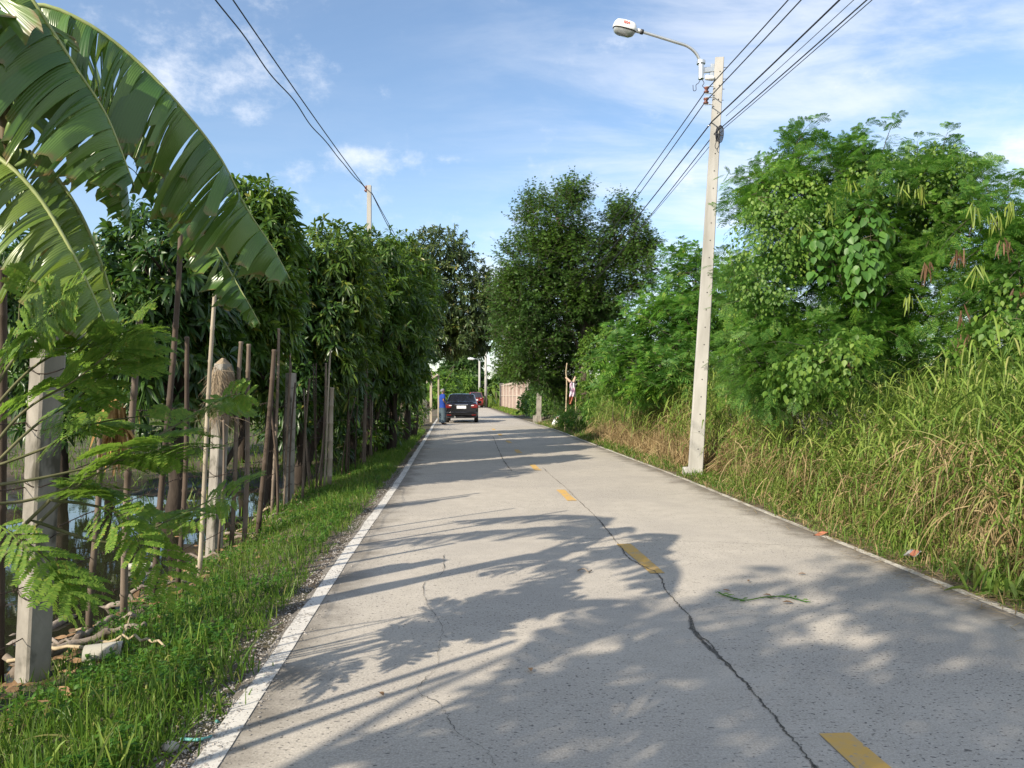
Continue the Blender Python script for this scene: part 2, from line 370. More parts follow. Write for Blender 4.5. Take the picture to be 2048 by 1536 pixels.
# cracks and slab joints, thin dark ribbons
m_crumb = surf('crumbled_concrete', (.17, .155, .135), (.30, .275, .24), 60, .95, .8, .01)
m_crack = surf('crack_grit', (.04, .037, .033), (.15, .138, .12), 30, .95, .6, .01)
g = Geo()
def crack(px, w0, seed, z=.0055, wild=.02):
    P = np.array([onroad(*p) for p in px]); n = int(np.linalg.norm(np.diff(P, axis=0), axis=1).sum() / .03) + 8
    S = spline(P, n); r = np.random.default_rng(seed)
    t = unit(np.gradient(S, axis=0)); sd = np.stack([t[:, 1], -t[:, 0], 0 * t[:, 0]], 1)
    off = np.cumsum(r.normal(0, 1, n)); off -= np.linspace(off[0], off[-1], n); off = off / (np.abs(off).max() + 1e-6) * wild + r.normal(0, wild * .16, n)
    w = w0 * .85 * np.clip(.55 + .5 * np.convolve(r.normal(0, 1, n + 8), np.ones(9) / 4, 'valid') + r.normal(0, .25, n), .4, 2.2)
    S = S + sd * off[:, None]; S[:, 2] = z
    if w0 > .0042 and w0 < .01:
        C = S.copy(); C[:, 2] = z - .0022; wl, wr = (w * (1.1 + 2.0 * r.random(n) ** 3) for _ in (0, 1)); g.grid(np.stack([C - sd * wl[:, None], C + sd * wr[:, None]], 1), mi=1)
    g.grid(np.stack([S - sd * w[:, None], S + sd * w[:, None]], 1))
crack([(1085, 935), (1100, 950), (1130, 975), (1165, 1010), (1200, 1046), (1218, 1069), (1240, 1096), (1258, 1118), (1312, 1149), (1330, 1178), (1352, 1203), (1379, 1234), (1388, 1265), (1419, 1288), (1450, 1323), (1490, 1364), (1513, 1395), (1544, 1431), (1580, 1475), (1624, 1529), (1690, 1600)], .0046, 3)
crack([(1379, 1234), (1386, 1262), (1410, 1285), (1440, 1312), (1470, 1345)], .0075, 9, .0058, .012)
crack([(985, 872), (992, 888), (1005, 915), (1024, 942)], .012, 4)
crack([(991, 1533), (969, 1502), (915, 1466), (898, 1435), (884, 1408), (844, 1384), (853, 1359), (875, 1332), (880, 1297), (889, 1252), (857, 1203), (853, 1167), (889, 1145), (888, 1110)], .0022, 5)
crack([(560, 1070), (900, 1070), (1200, 1078), (1450, 1086), (1640, 1094)], .0035, 6, wild=.006)
crack([(800, 897), (1000, 897), (1215, 898)], .004, 7, wild=.006)
crack([(330, 1820), (900, 1830), (1500, 1840), (2350, 1860)], .004, 8, wild=.006)
tag(g.build('road_cracks', [m_crack, m_crumb]), kind='structure')

# standing water of the flooded orchard
m_water, nt, b = newmat('water'); b.inputs['Base Color'].default_value = (.02, .02, .012, 1); b.inputs['Roughness'].default_value = .03; b.inputs['IOR'].default_value = 1.33
b.inputs['Specular IOR Level'].default_value = .9; bump(nt, b, noise(nt, ocoord(nt), 3, 3), .05, .02)
g = Geo(); yy = np.arange(-11, 17.5, .5); uu = np.linspace(1.3, 9.6, 12)
g.grid(np.stack([xl(yy)[:, None] - uu[None], np.repeat(yy[:, None], 12, 1), np.full((len(yy), 12), WATER)], -1))
tag(g.build('water', m_water), kind='structure')

# ------------------------------------------------------------------ ground cover
GREEN = ((0, (.045, .10, .013)), (.45, (.085, .17, .022)), (.8, (.14, .23, .035)), (1, (.25, .24, .08)))
m_grass = leafmat('grass_blade', GREEN, (.25, .42, .04), .38, .5, .3)
m_weed = leafmat('weed_leaf', ((0, (.03, .09, .012)), (.5, (.06, .16, .02)), (1, (.13, .25, .04))), (.25, .48, .05), .38, .5, .3)
m_tall = leafmat('tall_grass_blade', ((0, (.075, .14, .022)), (.4, (.155, .245, .042)), (.8, (.26, .34, .07)), (1, (.34, .32, .12))), (.3, .44, .07), .36, .5, .3)
m_straw = leafmat('straw_blade', ((0, (.15, .10, .05)), (.5, (.30, .22, .11)), (1, (.46, .36, .2))), (.5, .38, .18), .25, .7, .2)
m_stone = surf('gravel', (.16, .15, .14), (.42, .39, .36), 12, .85, .3)

def scatter_left(n, y0, y1, l0, l1, pw=1.6):
    """points on the left verge, denser towards the camera"""
    y = y0 + (y1 - y0) * rng.random(n) ** pw; l = l0 + (l1 - l0) * rng.random(n); x = xl(y) - l
    return np.stack([x, y, zg(x, y)], 1), l
def rdir(n, tilt):
    a = rng.random(n) * 2 * math.pi; t = np.abs(rng.normal(0, tilt, n)); return np.stack([np.cos(a) * np.sin(t), np.sin(a) * np.sin(t), np.cos(t)], 1)
def hdir(n): a = rng.random(n) * 2 * math.pi; return np.stack([np.cos(a), np.sin(a), 0 * a], 1)
BL = (.75, 1, .8, .45, .04)

def patch(p, k, s=1.4): return wob(p[:, 0], p[:, 1], s, k)
g = Geo()
p, l = scatter_left(52000, 2.3, 30, .1, 1.75, 1.9)
keep = rng.random(len(p)) < sstep(l + .2 * patch(p, 3.0, 2.2), -.02, .22) * (1 - .9 * sstep(l + .28 * patch(p, 1.), 1.0, 1.5)) * (1 - .8 * sstep(patch(p, 11., 3.), .45, .75)); p = p[keep]
h = (.07 + .10 * rng.random(len(p))) * (1 + .45 * patch(p, .5)) * (1 + .4 * sstep(p[:, 1], 6, 20))
g.blades(p, rdir(len(p), .55), hdir(len(p)), h, .0045 * (1 + p[:, 1] * .07), rng.random(len(p)) * .7, BL)
# longer tufts near the camera and along the fence
tc_ = [(-1.62, 2.95), (-1.75, 3.1), (-1.5, 3.4), (-1.95, 3.3), (-2.15, 3.45), (-1.42, 3.75), (-1.75, 2.6), (-1.4, 2.9), (-2.3, 2.9), (-1.6, 3.9), (-1.85, 4.2), (-2.0, 2.7), (-2.25, 3.2), (-1.35, 3.3), (-1.55, 2.65), (-2.45, 3.4)]
for k in range(34): y = 4.5 + 20 * rng.random(); tc_.append((xl(y) - .35 - 1.0 * rng.random(), y))
for x, y in tc_:
    n = 46; q = np.stack([x + rng.normal(0, .085, n), y + rng.normal(0, .085, n), np.zeros(n)], 1); q[:, 2] = zg(q[:, 0], q[:, 1])
    g.blades(q, rdir(n, .45), hdir(n), .16 + .2 * rng.random(n), .008, .2 + rng.random(n) * .9, (.7, 1, .9, .65, .35, .03), .25, 3)
gl = Geo()
for x, y in ((-1.55, 2.95), (-1.8, 2.75), (-2.15, 3.05), (-1.62, 3.45), (-2.05, 3.6), (-1.4, 3.75), (-2.4, 3.25), (-1.75, 4.05), (-1.95, 2.6), (-1.45, 2.7), (-2.3, 2.75), (-1.7, 3.2)):
    n = 22; q = np.stack([x + rng.normal(0, .06, n), y + rng.normal(0, .06, n), np.zeros(n)], 1); q[:, 2] = zg(q[:, 0], q[:, 1])
    gl.blades(q, rdir(n, .35), hdir(n), .24 + .26 * rng.random(n), .009, .25 + rng.random(n) * .9, (.6, 1, .95, .75, .45, .03), .25, 3)
tag(gl.build('long_grass', m_tall), label='long arching grass blades in the near left corner of the verge', kind='stuff')
tag(g.build('verge_grass', m_grass), label='short lush green grass growing along the left edge of the road', kind='stuff')

g = Geo()       # broad-leaved weeds in the verge
p, l = scatter_left(4200, 2.4, 24, .2, 1.45, 1.6); p = p[patch(p, 7.0, 1.6) > .0]
for q in p:
    n = 7; a = rng.random() * 6.28; ph = a + np.arange(n) * 2.4; el = .25 + .8 * rng.random(n)
    hgt = .02 + .07 * rng.random(n) * (.6 + .8 * rng.random())
    d = np.stack([np.cos(ph) * np.cos(el), np.sin(ph) * np.cos(el), np.sin(el)], 1)
    b_ = q + np.stack([0 * ph, 0 * ph, hgt], 1)
    g.blades(b_, d, np.tile(ZUP, (n, 1)) + .2 * hdir(n), (.022 + .03 * rng.random(n)), .012 + .011 * rng.random(n), .3, (.2, .9, 1, .6, .04), .2, 3)
    g.blades(q[None], unit(np.array([[.1, .1, 1.]])), hdir(1), hgt.max(), .004, 0, (1, 1, .6))
tag(g.build('verge_weeds', m_weed), label='small broad-leaved weeds among the verge grass', kind='stuff')

def pebbles(name, P, r, mat, lab):
    ico = np.array([(0, 0, 1), (.9, 0, .3), (.28, .85, .3), (-.72, .53, .3), (-.72, -.53, .3), (.28, -.85, .3), (.72, .53, -.4), (-.28, .85, -.4), (-.9, 0, -.4), (-.28, -.85, -.4), (.72, -.53, -.4)])
    T = [(0, 1, 2), (0, 2, 3), (0, 3, 4), (0, 4, 5), (0, 5, 1), (1, 6, 2), (2, 7, 3), (3, 8, 4), (4, 9, 5), (5, 10, 1), (2, 6, 7), (3, 7, 8), (4, 8, 9), (5, 9, 10), (1, 10, 6)]
    g = Geo(); k = len(P); V = ico[None] * (1 + .3 * rng.normal(size=(k, 11, 1))) * (r[:, None, None] * np.array([1, .8, .6])[None, None])
    a = rng.random(k) * 6.28; cs, sn = np.cos(a)[:, None], np.sin(a)[:, None]
    V = np.stack([V[..., 0] * cs - V[..., 1] * sn, V[..., 0] * sn + V[..., 1] * cs, V[..., 2]], -1) + P[:, None]
    g.add(V, tris=(np.arange(k)[:, None, None] * 11 + np.array(T)[None]).reshape(-1, 3)); return tag(g.build(name, mat, flat=True), label=lab, kind='stuff')
n = 9000; y = 2.2 + 13 * rng.random(n) ** 2.0; l = rng.normal(.03, .10, n); l = np.where(l < -.2, -l, l); x = xl(y) - l
pebbles('gravel', np.stack([x, y, np.where(l < 0, .003, zg(x, y) + .002)], 1), .003 + .007 * rng.random(n) ** 3, m_stone, 'loose grey gravel along the left white line')

g = Geo()       # sunlit meadow grass beyond the flooded strip, and thin grass on the mud
n = 26000; y = 9 + 42 * rng.random(n) ** 1.3; x = xl(y) - 1.3 - 24 * rng.random(n) ** 1.3; z = zg(x, y); q = np.stack([x, y, z], 1)[(z > WATER + .015)]
g.blades(q, rdir(len(q), .5), hdir(len(q)), .14 + .22 * rng.random(len(q)), .02, .5 * rng.random(len(q)), BL[::2])
n = 5000; y = 3 + 12 * rng.random(n); x = xl(y) - 1.3 - 6 * rng.random(n); z = zg(x, y); q = np.stack([x, y, z], 1)[(z > WATER + .03) & (wob(x, y, 1.3, 5) > .1)]
g.blades(q, rdir(len(q), .5), hdir(len(q)), .06 + .1 * rng.random(len(q)), .007, .5 * rng.random(len(q)), BL)
tag(g.build('orchard_grass', m_grass), label='thin bright grass on the wet orchard floor', kind='stuff')

# right verge and bank
g = Geo(); gs = Geo()
n = 34000; y = 3.6 + 34 * rng.random(n) ** 1.6; r = 1.35 * rng.random(n) ** 1.1
x = xr(y) + r - .06; q = np.stack([x, y, np.maximum(zg(x, y), -.02)], 1); ok = rng.random(n) < sstep(r + .16 * patch(q, 2.0, 2.0), .0, .22); q = q[ok]; r = r[ok]
st = rng.random(len(q)) < .26 + .12 * patch(q, 4.0, 1.2)
hh = (.07 + .16 * rng.random(len(q))) * (1 + .9 * r) * (1 + .02 * q[:, 1]); w = .006 * (1 + q[:, 1] * .06)
for gg, s in ((g, ~st), (gs, st)): gg.blades(q[s], rdir(s.sum(), .6), hdir(s.sum()), hh[s], w[s], .3 + .8 * rng.random(s.sum()), BL)
# straw lying on the road edge
n = 1500; y = 4 + 12 * rng.random(n) ** 1.3; x = xr(y) + rng.normal(.03, .13, n); a = rng.random(n) * 6.28
gs.blades(np.stack([x, y, np.full(n, .012)], 1), np.stack([np.cos(a), np.sin(a) * .8, .03 + .1 * rng.random(n)], 1), np.tile(ZUP, (n, 1)), .06 + .16 * rng.random(n), .005, .02, (.8, 1, .7))
for x, y in ((3.2, 12.75), (3.4, 12.7), (3.62, 12.75), (3.8, 12.85), (3.05, 12.9), (3.3, 12.5)):       # tufts round the foot of the lamp pole
    n = 60; q = np.stack([x + rng.normal(0, .09, n), y + rng.normal(0, .08, n), np.full(n, .0)], 1); g.blades(q, rdir(n, .45), hdir(n), .12 + .2 * rng.random(n), .011, .3 + .7 * rng.random(n), BL)
tag(g.build('verge_grass', m_grass), label='green grass tufts along the right edge of the road', kind='stuff')
tag(gs.build('verge_straw', m_straw), label='dry straw along the right edge of the road', kind='stuff')

def culms(g, gs, q, H, leafL, leafW, nl=7, lean=.3, dry=.5, stalk=.008):
    """tall cane grass: stalks with arching leaves, dead leaves hanging low"""
    k = len(q); d = rdir(k, lean); d[:, 1] -= .10; d[:, 0] -= .12; d = unit(d)
    g.blades(q, d, hdir(k), H, stalk, .08, (1, 1, .9, .7, .4))
    for i in range(nl):
        t = (i + .6 + .4 * rng.random(k)) / nl; b_ = q + d * (H * t * .97)[:, None]
        e = unit(hdir(k) * .95 + d * (.35 + .9 * t)[:, None] + np.array([-.1, -.16, 0])); L_ = leafL * (.6 + .6 * rng.random(k)) * (.75 + .5 * t)
        s = (rng.random(k) < dry * (1 - 1.25 * t) * 1.2)
        ok = ~s; g.blades(b_[ok], e[ok], np.tile(ZUP, (ok.sum(), 1)) + .3 * hdir(ok.sum()), L_[ok], leafW, (.3 + .75 * rng.random(ok.sum())), (.55, 1, .95, .75, .45, .03), .25, 3)
        if s.any():
            e2 = unit(e[s] * .6 + np.array([0, 0, -.35])); gs.blades(b_[s], e2, hdir(s.sum()) + ZUP, L_[s] * .8, leafW * .75, .5 + .6 * rng.random(s.sum()), (.6, 1, .7, .4, .05))
g = Geo(); gs = Geo()
def bank(n, y0, y1, r0, r1, H0, H1, lL, lW, nl, dry, front=1.0):
    y = y0 + (y1 - y0) * rng.random(n); r = r0 + (r1 - r0) * rng.random(n) ** 1.15; x = xr(y) + r
    q = np.stack([x, y, zg(x, y) - .02], 1); H = (H0 + (H1 - H0) * rng.random(n)) * (.5 + .5 * sstep(r, r0 - .15, r0 + .95)) * (1 + .16 * patch(q, 6.0, 1.1))
    culms(g, gs, q, H, lL, lW, nl, dry=dry)
bank(1500, 4.2, 12.6, .62, 3.4, 1.1, 1.75, .50, .018, 7, .55)
bank(800, 3.2, 9.5, .95, 3.2, 1.3, 1.85, .62, .021, 8, .22)
bank(520, 4.2, 11.5, .34, .8, .35, .75, .34, .012, 5, .5)
bank(1700, 13.4, 26, .85, 3.2, 1.5, 2.25, .55, .024, 7, .8)
bank(420, 26, 38, .7, 3.2, 1.0, 1.7, .5, .026, 6, .3)
# matted dead leaves in the lower half of the bank
n = 22000; y = 4.3 + 22 * rng.random(n) ** 1.15; r = .55 + .95 * rng.random(n); x = xr(y) + r; pz = wob(x * 0 + 3, y, 1.5, 8.0)
z = zg(x, y) + (.15 + .95 * rng.random(n) * sstep(r, .5, 1.3)) * (1 + .25 * sstep(y, 13, 16)); q = np.stack([x, y, z], 1); ok = rng.random(n) < .22 + 1.0 * pz + .1 * sstep(y, 13, 15) + .5 * sstep(r, .5, .8) * (1 - sstep(y, 5.5, 8)); q = q[ok]; k = len(q)
e = unit(hdir(k) * .7 + np.array([-.25, -.3, -.5])); gs.blades(q, e, hdir(k) + .5 * ZUP, .25 + .4 * rng.random(k), .012, .3 * rng.random(k), (.7, 1, .8, .5, .05))
n = 5200; y = 13.2 + 11 * rng.random(n); r = .5 + .75 * rng.random(n); x = xr(y) + r; q = np.stack([x, y, zg(x, y)], 1)      # standing dry stems beyond the pole
gs.blades(q, rdir(n, .34), hdir(n), (.45 + .75 * rng.random(n)) * (.6 + .5 * sstep(r, .45, 1.0)), .014, .1 + .35 * rng.random(n), (.8, 1, .8, .5, .1))
for x_, y_, top, nn in ((3.98, 6.7, 1.05, 300), (4.05, 6.1, .85, 280), (3.85, 5.7, .6, 200), (3.72, 9.8, .75, 170), (3.8, 8.1, .6, 130), (3.65, 11.2, .8, 150)):     # slumped clumps of dead grass
    q = np.stack([x_ + .16 * rng.normal(size=nn), y_ + .26 * rng.normal(size=nn), zg(x_, y_) + top * (.35 + .65 * rng.random(nn))], 1); e = unit(np.stack([-.5 + .5 * rng.normal(size=nn), -.45 + .5 * rng.normal(size=nn), -.35 + .5 * rng.normal(size=nn)], 1))
    gs.blades(q, e, hdir(nn) + .5 * ZUP, (.3 + .4 * rng.random(nn)) * .85, .009, .4 + .6 * rng.random(nn), (.7, 1, .9, .7, .4, .05))
n = 1300; y = 4.2 + 4 * rng.random(n); r = .55 + .5 * rng.random(n); x = xr(y) + r; q = np.stack([x, y, zg(x, y)], 1); q = q[patch(q, 8.0, 1.7) > -.15]; n = len(q)
gs.blades(q, rdir(n, .5), hdir(n), .35 + .6 * rng.random(n), .009, .3 + .7 * rng.random(n), (.8, 1, .8, .5, .1))
tag(g.build('tall_grass', m_tall), label='tall arching green cane grass on the bank right of the road', kind='stuff')
tag(gs.build('dry_grass', m_straw), label='dry straw coloured dead grass in the lower bank', kind='stuff')
# broad tuft at the foot of the bank, lower right
for nm, x, y, n_, L0, W0, lab in (('grass_clump', 3.47, 5.3, 75, .48, .03, 'lush broad bladed green grass clump at the road edge, lowest on the right'),):
    g = Geo(); q = np.stack([x + rng.normal(0, .1, n_), y + rng.normal(0, .12, n_), np.full(n_, .0)], 1)
    g.blades(q, rdir(n_, .75), hdir(n_) + .6 * ZUP, L0 * (.6 + .7 * rng.random(n_)), W0, .4 + .7 * rng.random(n_), (.5, 1, .95, .7, .4, .03), .25, 3)
    tag(g.build(nm, m_tall), lab, 'grass clump')

# ------------------------------------------------------------------ fence on the left
m_postc = surf('old_concrete', (.20, .185, .16), (.33, .305, .265), 6, .85, .5, .01, (1, 1, .5), c3=(.075, .07, .052), s3=5.5)
m_pole = surf('pole_concrete', (.34, .332, .31), (.43, .42, .395), 4, .8, .2, .005, (1, 1, .2), c3=(.27, .262, .24), s3=1.6)
m_bam = surf('weathered_bamboo', (.10, .075, .055), (.25, .20, .155), 9, .7, .35, .006, (1, 1, .12), c3=(.07, .05, .035), s3=2.5)
m_bamp = surf('pale_bamboo', (.26, .22, .165), (.44, .38, .29), 9, .7, .3, .006, (1, 1, .12))
m_bamd = surf('dark_wood_pole', (.045, .033, .025), (.12, .088, .064), 9, .8, .4, .006, (1, 1, .12))
m_wire = plain('rusty_wire', (.06, .04, .03), .7, .5)
m_fibre = surf('coir_fibre', (.16, .12, .08), (.36, .29, .2), 26, .95, .6, .02, (1, 1, .2))
WOODGROUP = 'thin poles of the fence left of the road'
def dbase(by, h=1.62): return h * FPX / (by - HZ)
def pole(name, bx, by, tx, ty, r, mat, label, cat='fence pole', bend=.02, taper=.8, d=None, group=WOODGROUP):
    d = d or dbase(by); b = at(bx, by, d); b[2] = min(b[2], zg(b[0], b[1])) - .08; t = at(tx, ty, d)
    g = Geo(); n = 14; u = np.linspace(0, 1, n); P = b + (t - b) * u[:, None]
    s = rng.random(3) * 6; P[:, 0] += bend * (np.sin(u * 5 + s[0]) - np.sin(s[0])) * .6; P[:, 1] += bend * np.sin(u * 4 + s[1])
    L_ = np.linalg.norm(t - b); k = max(3, int(L_ / .28)); S = []; rr = []
    for i in range(k):                                   # bamboo nodes
        for f, w in ((0.02, 1.0), (.9, .97), (.96, 1.2)): S.append((i + f) / k); rr.append(w)
    S.append(1.0); rr.append(.95); S = np.array(S); P2 = np.stack([np.interp(S, u, P[:, i]) for i in range(3)], 1)
    g.tube(P2, r * np.array(rr) * (1 - (1 - taper) * S), 8)
    return tag(g.build(name, mat), label, cat, group)
def cpost(bx, by, tx, ty, w, label, d=None, wrap=False, lean_d=0.0):
    d = d or dbase(by); b = at(bx, by, d); b[2] = min(b[2], zg(b[0], b[1])) - .1; t = at(tx, ty, d + lean_d)
    g = Geo(); k = 9; u = np.linspace(0, 1, k)
    ax = unit(t - b); e1 = unit(np.cross(np.array([.55, 1, 0]), ax)); e2 = np.cross(ax, e1); h = w / 2; c = h * .82
    ring = np.array([(-h, -c), (-c, -h), (c, -h), (h, -c), (h, c), (c, h), (-c, h), (-h, c)])
    P = (b + (t - b) * u[:, None])[:, None] + (ring[None, :, :1] * e1 + ring[None, :, 1:] * e2) * (1 + .02 * rng.normal(size=(k, 8, 1)))
    g.grid(P, close=True); top = P[-1]; g.add(top, tris=[(0, i, i + 1) for i in range(1, 7)])
    ob = thing('concrete_post', label, 'fence post', b, 'concrete posts of the fence'); m = g.build('shaft', m_postc, smooth=False); m.location = -b; m.parent = ob
    for f in (.3, .45, .6, .75, .9):                     # wire ties round the post
        gw = Geo(); q = b + (t - b) * f; th = np.linspace(0, 6.28, 13)
        gw.tube(np.stack([q + (h * 1.12) * 1.18 * (math.cos(a) * e1 + math.sin(a) * e2) + ax * .02 * math.sin(2 * a) for a in th]), .003, 4, cap=False); m = gw.build('wire_tie', m_wire); m.location = -b; m.parent = ob
    if wrap:
        gf = Geo(); n = 900; a = rng.random(n) * 6.28; f = 1 - .28 * rng.random(n) ** 1.4; q = b + (t - b) * f[:, None] + (np.cos(a)[:, None] * e1 + np.sin(a)[:, None] * e2) * (h * (1.15 + .2 * rng.random(n)))[:, None] * (1 - .5 * sstep(f, .93, 1.02))[:, None]
        dd = unit(np.stack([np.cos(a) * .25, np.sin(a) * .25, -1 + 0 * a], 1) + .42 * rng.normal(size=(n, 3)))
        gf.blades(q, dd, np.stack([np.cos(a), np.sin(a), 0 * a], 1), .10 + .2 * rng.random(n), .005, .3 * rng.random(n), (1, .8, .5, .2))
        P = [(f, s) for f, s in ((.78, 1.02), (.84, 1.15), (.9, 1.22), (.95, 1.12), (1.0, .8), (1.03, .15))]
        ring2 = ring * (1 + .12 * rng.normal(size=(8, 1)))
        gf.grid(np.stack([b + (t - b) * f + (ring2[:, :1] * e1 + ring2[:, 1:] * e2) * s * 1.05 for f, s in P]), close=True)
        m = gf.build('fibre_cap', m_fibre); m.location = -b; m.parent = ob; tag(m, 'shaggy pale coir fibre wrapped round the post top')
    return ob
cpost(62, 1372, 98, 668, .135, 'pale square concrete post behind the feathery sapling, nearest of the fence', d=4.25)
cpost(427, 1100, 446, 728, .13, 'dark concrete post capped with shaggy coir fibre', wrap=True)
cpost(576, 1003, 582, 746, .125, 'pale grey concrete post standing by the sky reflecting puddle')
PL = [(180, 1277, 193, 860, .026, m_bam, 'thin weathered stick just right of the nearest concrete post'),
 (244, 1246, 279, 622, .030, m_bam, 'sawn off round pole leaning right, with flat pale top'),
 (308, 1214, 358, 430, .028, m_bamd, 'tall dark pole leaning right behind the banana leaf tip'),
 (354, 1188, 375, 673, .025, m_bamd, 'dark pole behind the sapling leaves, just left of the tall silvery stick'),
 (398, 1162, 432, 588, .024, m_bamp, 'tall thin silvery bamboo stick just left of the fibre capped post'),
 (437, 1110, 445, 840, .016, m_bam, 'short thin stick tied against the fibre capped post'),
 (461, 1095, 484, 683, .030, m_bam, 'first bamboo pole right of the fibre capped post'),
 (487, 1090, 501, 688, .032, m_bam, 'second bamboo pole right of the fibre capped post'),
 (513, 1079, 547, 699, .036, m_bamd, 'thick dark pole leaning right in front of the puddle'),
 (542, 1032, 557, 657, .026, m_bam, 'slim grey pole between the dark leaning pole and the puddle post'),
 (567, 1003, 573, 800, .028, m_bamd, 'short dark stake touching the left side of the puddle post'),
 (604, 1005, 620, 757, .024, m_bam, 'thin pole just right of the puddle post'),
 (640, 981, 651, 726, .028, m_bam, 'grey bamboo leaning beside the thick yellowish stump pole'),
 (648, 979, 662, 700, .022, m_bamp, 'thin pale bamboo crossing in front of the thick yellowish stump pole'),
 (657, 976, 665, 775, .055, m_bamp, 'thick yellowish stump pole among the thin bamboos'),
 (691, 956, 701, 747, .028, m_bamd, 'dark pole under the drooping mango leaves right of the stump pole'),
 (729, 943, 733, 715, .046, m_bam, 'stout grey pole standing alone at the grass where the fence turns thin'),
 (-6, 1330, 4, 535, .036, m_bamd, 'dark pole at the left edge of the picture under the banana leaf')]
for bx, by, tx, ty, r, m, lab in PL: pole('bamboo_pole', bx, by, tx, ty, r * .86, m, lab)
# the far run of the fence: many thin poles nothing tells apart
for i in range(62):
    y = 17.2 + 24.5 * (i / 61) ** 1.15 + rng.normal(0, .08); x = xl(y) - np.interp(y, [17, 25, 33, 42], [1.0, .85, .8, .85]) + rng.normal(0, .1); h = 1.45 + .75 * rng.random()
    b = np.array([x, y, zg(x, y) - .05]); t = b + np.array([.1 * rng.normal(), .05 * rng.normal(), h]); g = Geo(); r = .02 + .016 * rng.random() + (.018 if rng.random() < .15 else 0)
    g.tube(b + (t - b) * np.linspace(0, 1, 5)[:, None] + np.outer(np.sin(np.linspace(0, 3, 5)), [.03 * rng.normal(), 0, 0]), np.linspace(r, r * .85, 5), 7)
    tag(g.build('bamboo_pole', m_bamp if rng.random() < .3 else (m_bam if rng.random() < .6 else m_bamd)), 'thin upright pole in the close row of the far fence, before the person', 'fence pole', 'thin upright poles of the far fence row')
for i in range(17):                                   # thin dark stakes between the stout ones
    y = 9.5 + 8.5 * rng.random(); x = float(np.interp(y, [8, 11.6, 16, 18.5], [-2.87, -3.35, -3.25, -3.4])) + .09 * rng.normal(); h = 1.3 + 1.0 * rng.random(); b = np.array([x, y, float(zg(x, y)) - .08]); t = b + np.array([.09 * rng.normal() + .04, .05 * rng.normal(), h]); g = Geo(); r = .011 + .009 * rng.random()
    g.tube(b + (t - b) * np.linspace(0, 1, 6)[:, None] + np.outer(np.sin(np.linspace(0, 3.1, 6)), [.035 * rng.normal(), 0, 0]), np.linspace(r, r * .75, 6), 6)
    tag(g.build('bamboo_pole', m_bamd if i % 3 else m_bam), 'thin dark stake of the middle fence run, between the puddle post and far poles', 'fence pole', 'thin stakes in the middle run of the fence')
# pale gate frame beside the person
gt = thing('gate_frame', 'pale timber gate frame with a slanting brace, at the fence behind the person', 'gate frame', at(868, 852, 39))
for nm, a, b_, w in (('gate_post', (862, 850), (862, 744), .12), ('gate_post', (877, 850), (877, 750), .09), ('brace', (850, 766), (877, 749), .10)):
    A, B = at(*a, 39), at(*b_, 39); g = Geo()
    if nm == 'brace': A[1] -= .14; B[1] -= .14
    g.bar(A, B, w, w * .8, bev=.01); o = g.build(nm, m_bamp, smooth=False); o.location = -np.array(gt.location); o.parent = gt
# barbed wire
fy = np.arange(3.2, 34, .15)
def fx(y): return np.interp(y, [3, 4.25, 6, 8, 11.6, 16, 25, 34], [-2.6, -2.72, -2.85, -2.87, -3.35, -3.25, -3.75, -4.4])
for i, h in enumerate((.25, .55, .85, 1.15, 1.5)):
    P = np.stack([fx(fy) - .02, fy, -.22 + h + .03 * np.sin(fy * 1.9 + i) + .02 * np.sin(fy * 4.1)], 1); g = Geo(); g.tube(P, .0035, 4)
    q = P[(np.arange(len(P)) < 70)]; k = len(q); 
    for sgn in (1, -1): g.blades(q + [0, 0, -.012], np.tile([.5 * sgn, .25, 1.], (k, 1)), np.tile([0, 1., .1], (k, 1)), .028, .004, 0, (1, .8, .3))
    tag(g.build('barbed_wire', m_wire), ('lowest', 'second lowest', 'middle', 'second highest', 'topmost')[i] + ' rusty barbed wire strand of the roadside fence', 'barbed wire', 'barbed wire strands of the fence')

# ------------------------------------------------------------------ utility pole with the street lamp
m_metal = plain('galvanised_steel', (.62, .65, .66), .35, .75); m_lampw = plain('lamp_white', (.85, .86, .85), .35); m_dark = plain('dark_plastic', (.035, .035, .04), .5)
m_glass, nt, b = newmat('lamp_glass'); b.inputs['Base Color'].default_value = (.42, .45, .46, 1); b.inputs['Roughness'].default_value = .12; b.inputs['Metallic'].default_value = .35
m_insul = plain('brown_insulator', (.18, .07, .05), .25); m_red = plain('red_paint', (.62, .16, .13), .6); m_cable = plain('black_cable', (.02, .022, .03), .6); m_hole = plain('hole', (.015, .014, .013), .9)
PD = 13.1
def pp(px, py, dd=0.0): return at(px, py, PD + dd)
ub = pp(1390, 950); ub[2] = -.05; ut = pp(1439, 117)
ul = thing('utility_pole', 'tall pale concrete utility pole carrying a street lamp, right of the road', 'utility pole', ub)
def upart(g, name, mat, smooth=True, parent=None):
    o = g.build(name, mat, smooth=smooth); o.parent = parent or ul
    o.location = -ub if parent is None else (0, 0, 0); return o
ax = unit(ut - ub); e1 = unit(np.cross(np.array([.22, 1, 0]), ax)); e2 = np.cross(ax, e1)
def uat(f): return ub + (ut - ub) * f
g = Geo(); rows = []
for f in np.linspace(0, 1, 12):
    w = .128 + (.076 - .128) * f; d = w * .85; c = w * .78; i = w * .16
    ring = [(-w, -d * .7), (-w * .80, -d), (-w * .52, -d), (w * .9, -d), (w, -d * .85), (w, d), (-w, d)]
    rows.append(np.stack([uat(f) + e1 * a + e2 * b_ for a, b_ in ring]))
P = np.stack(rows); g.grid(P, close=True); g.add(P[-1], tris=[(0, i, i + 1) for i in range(1, 6)])
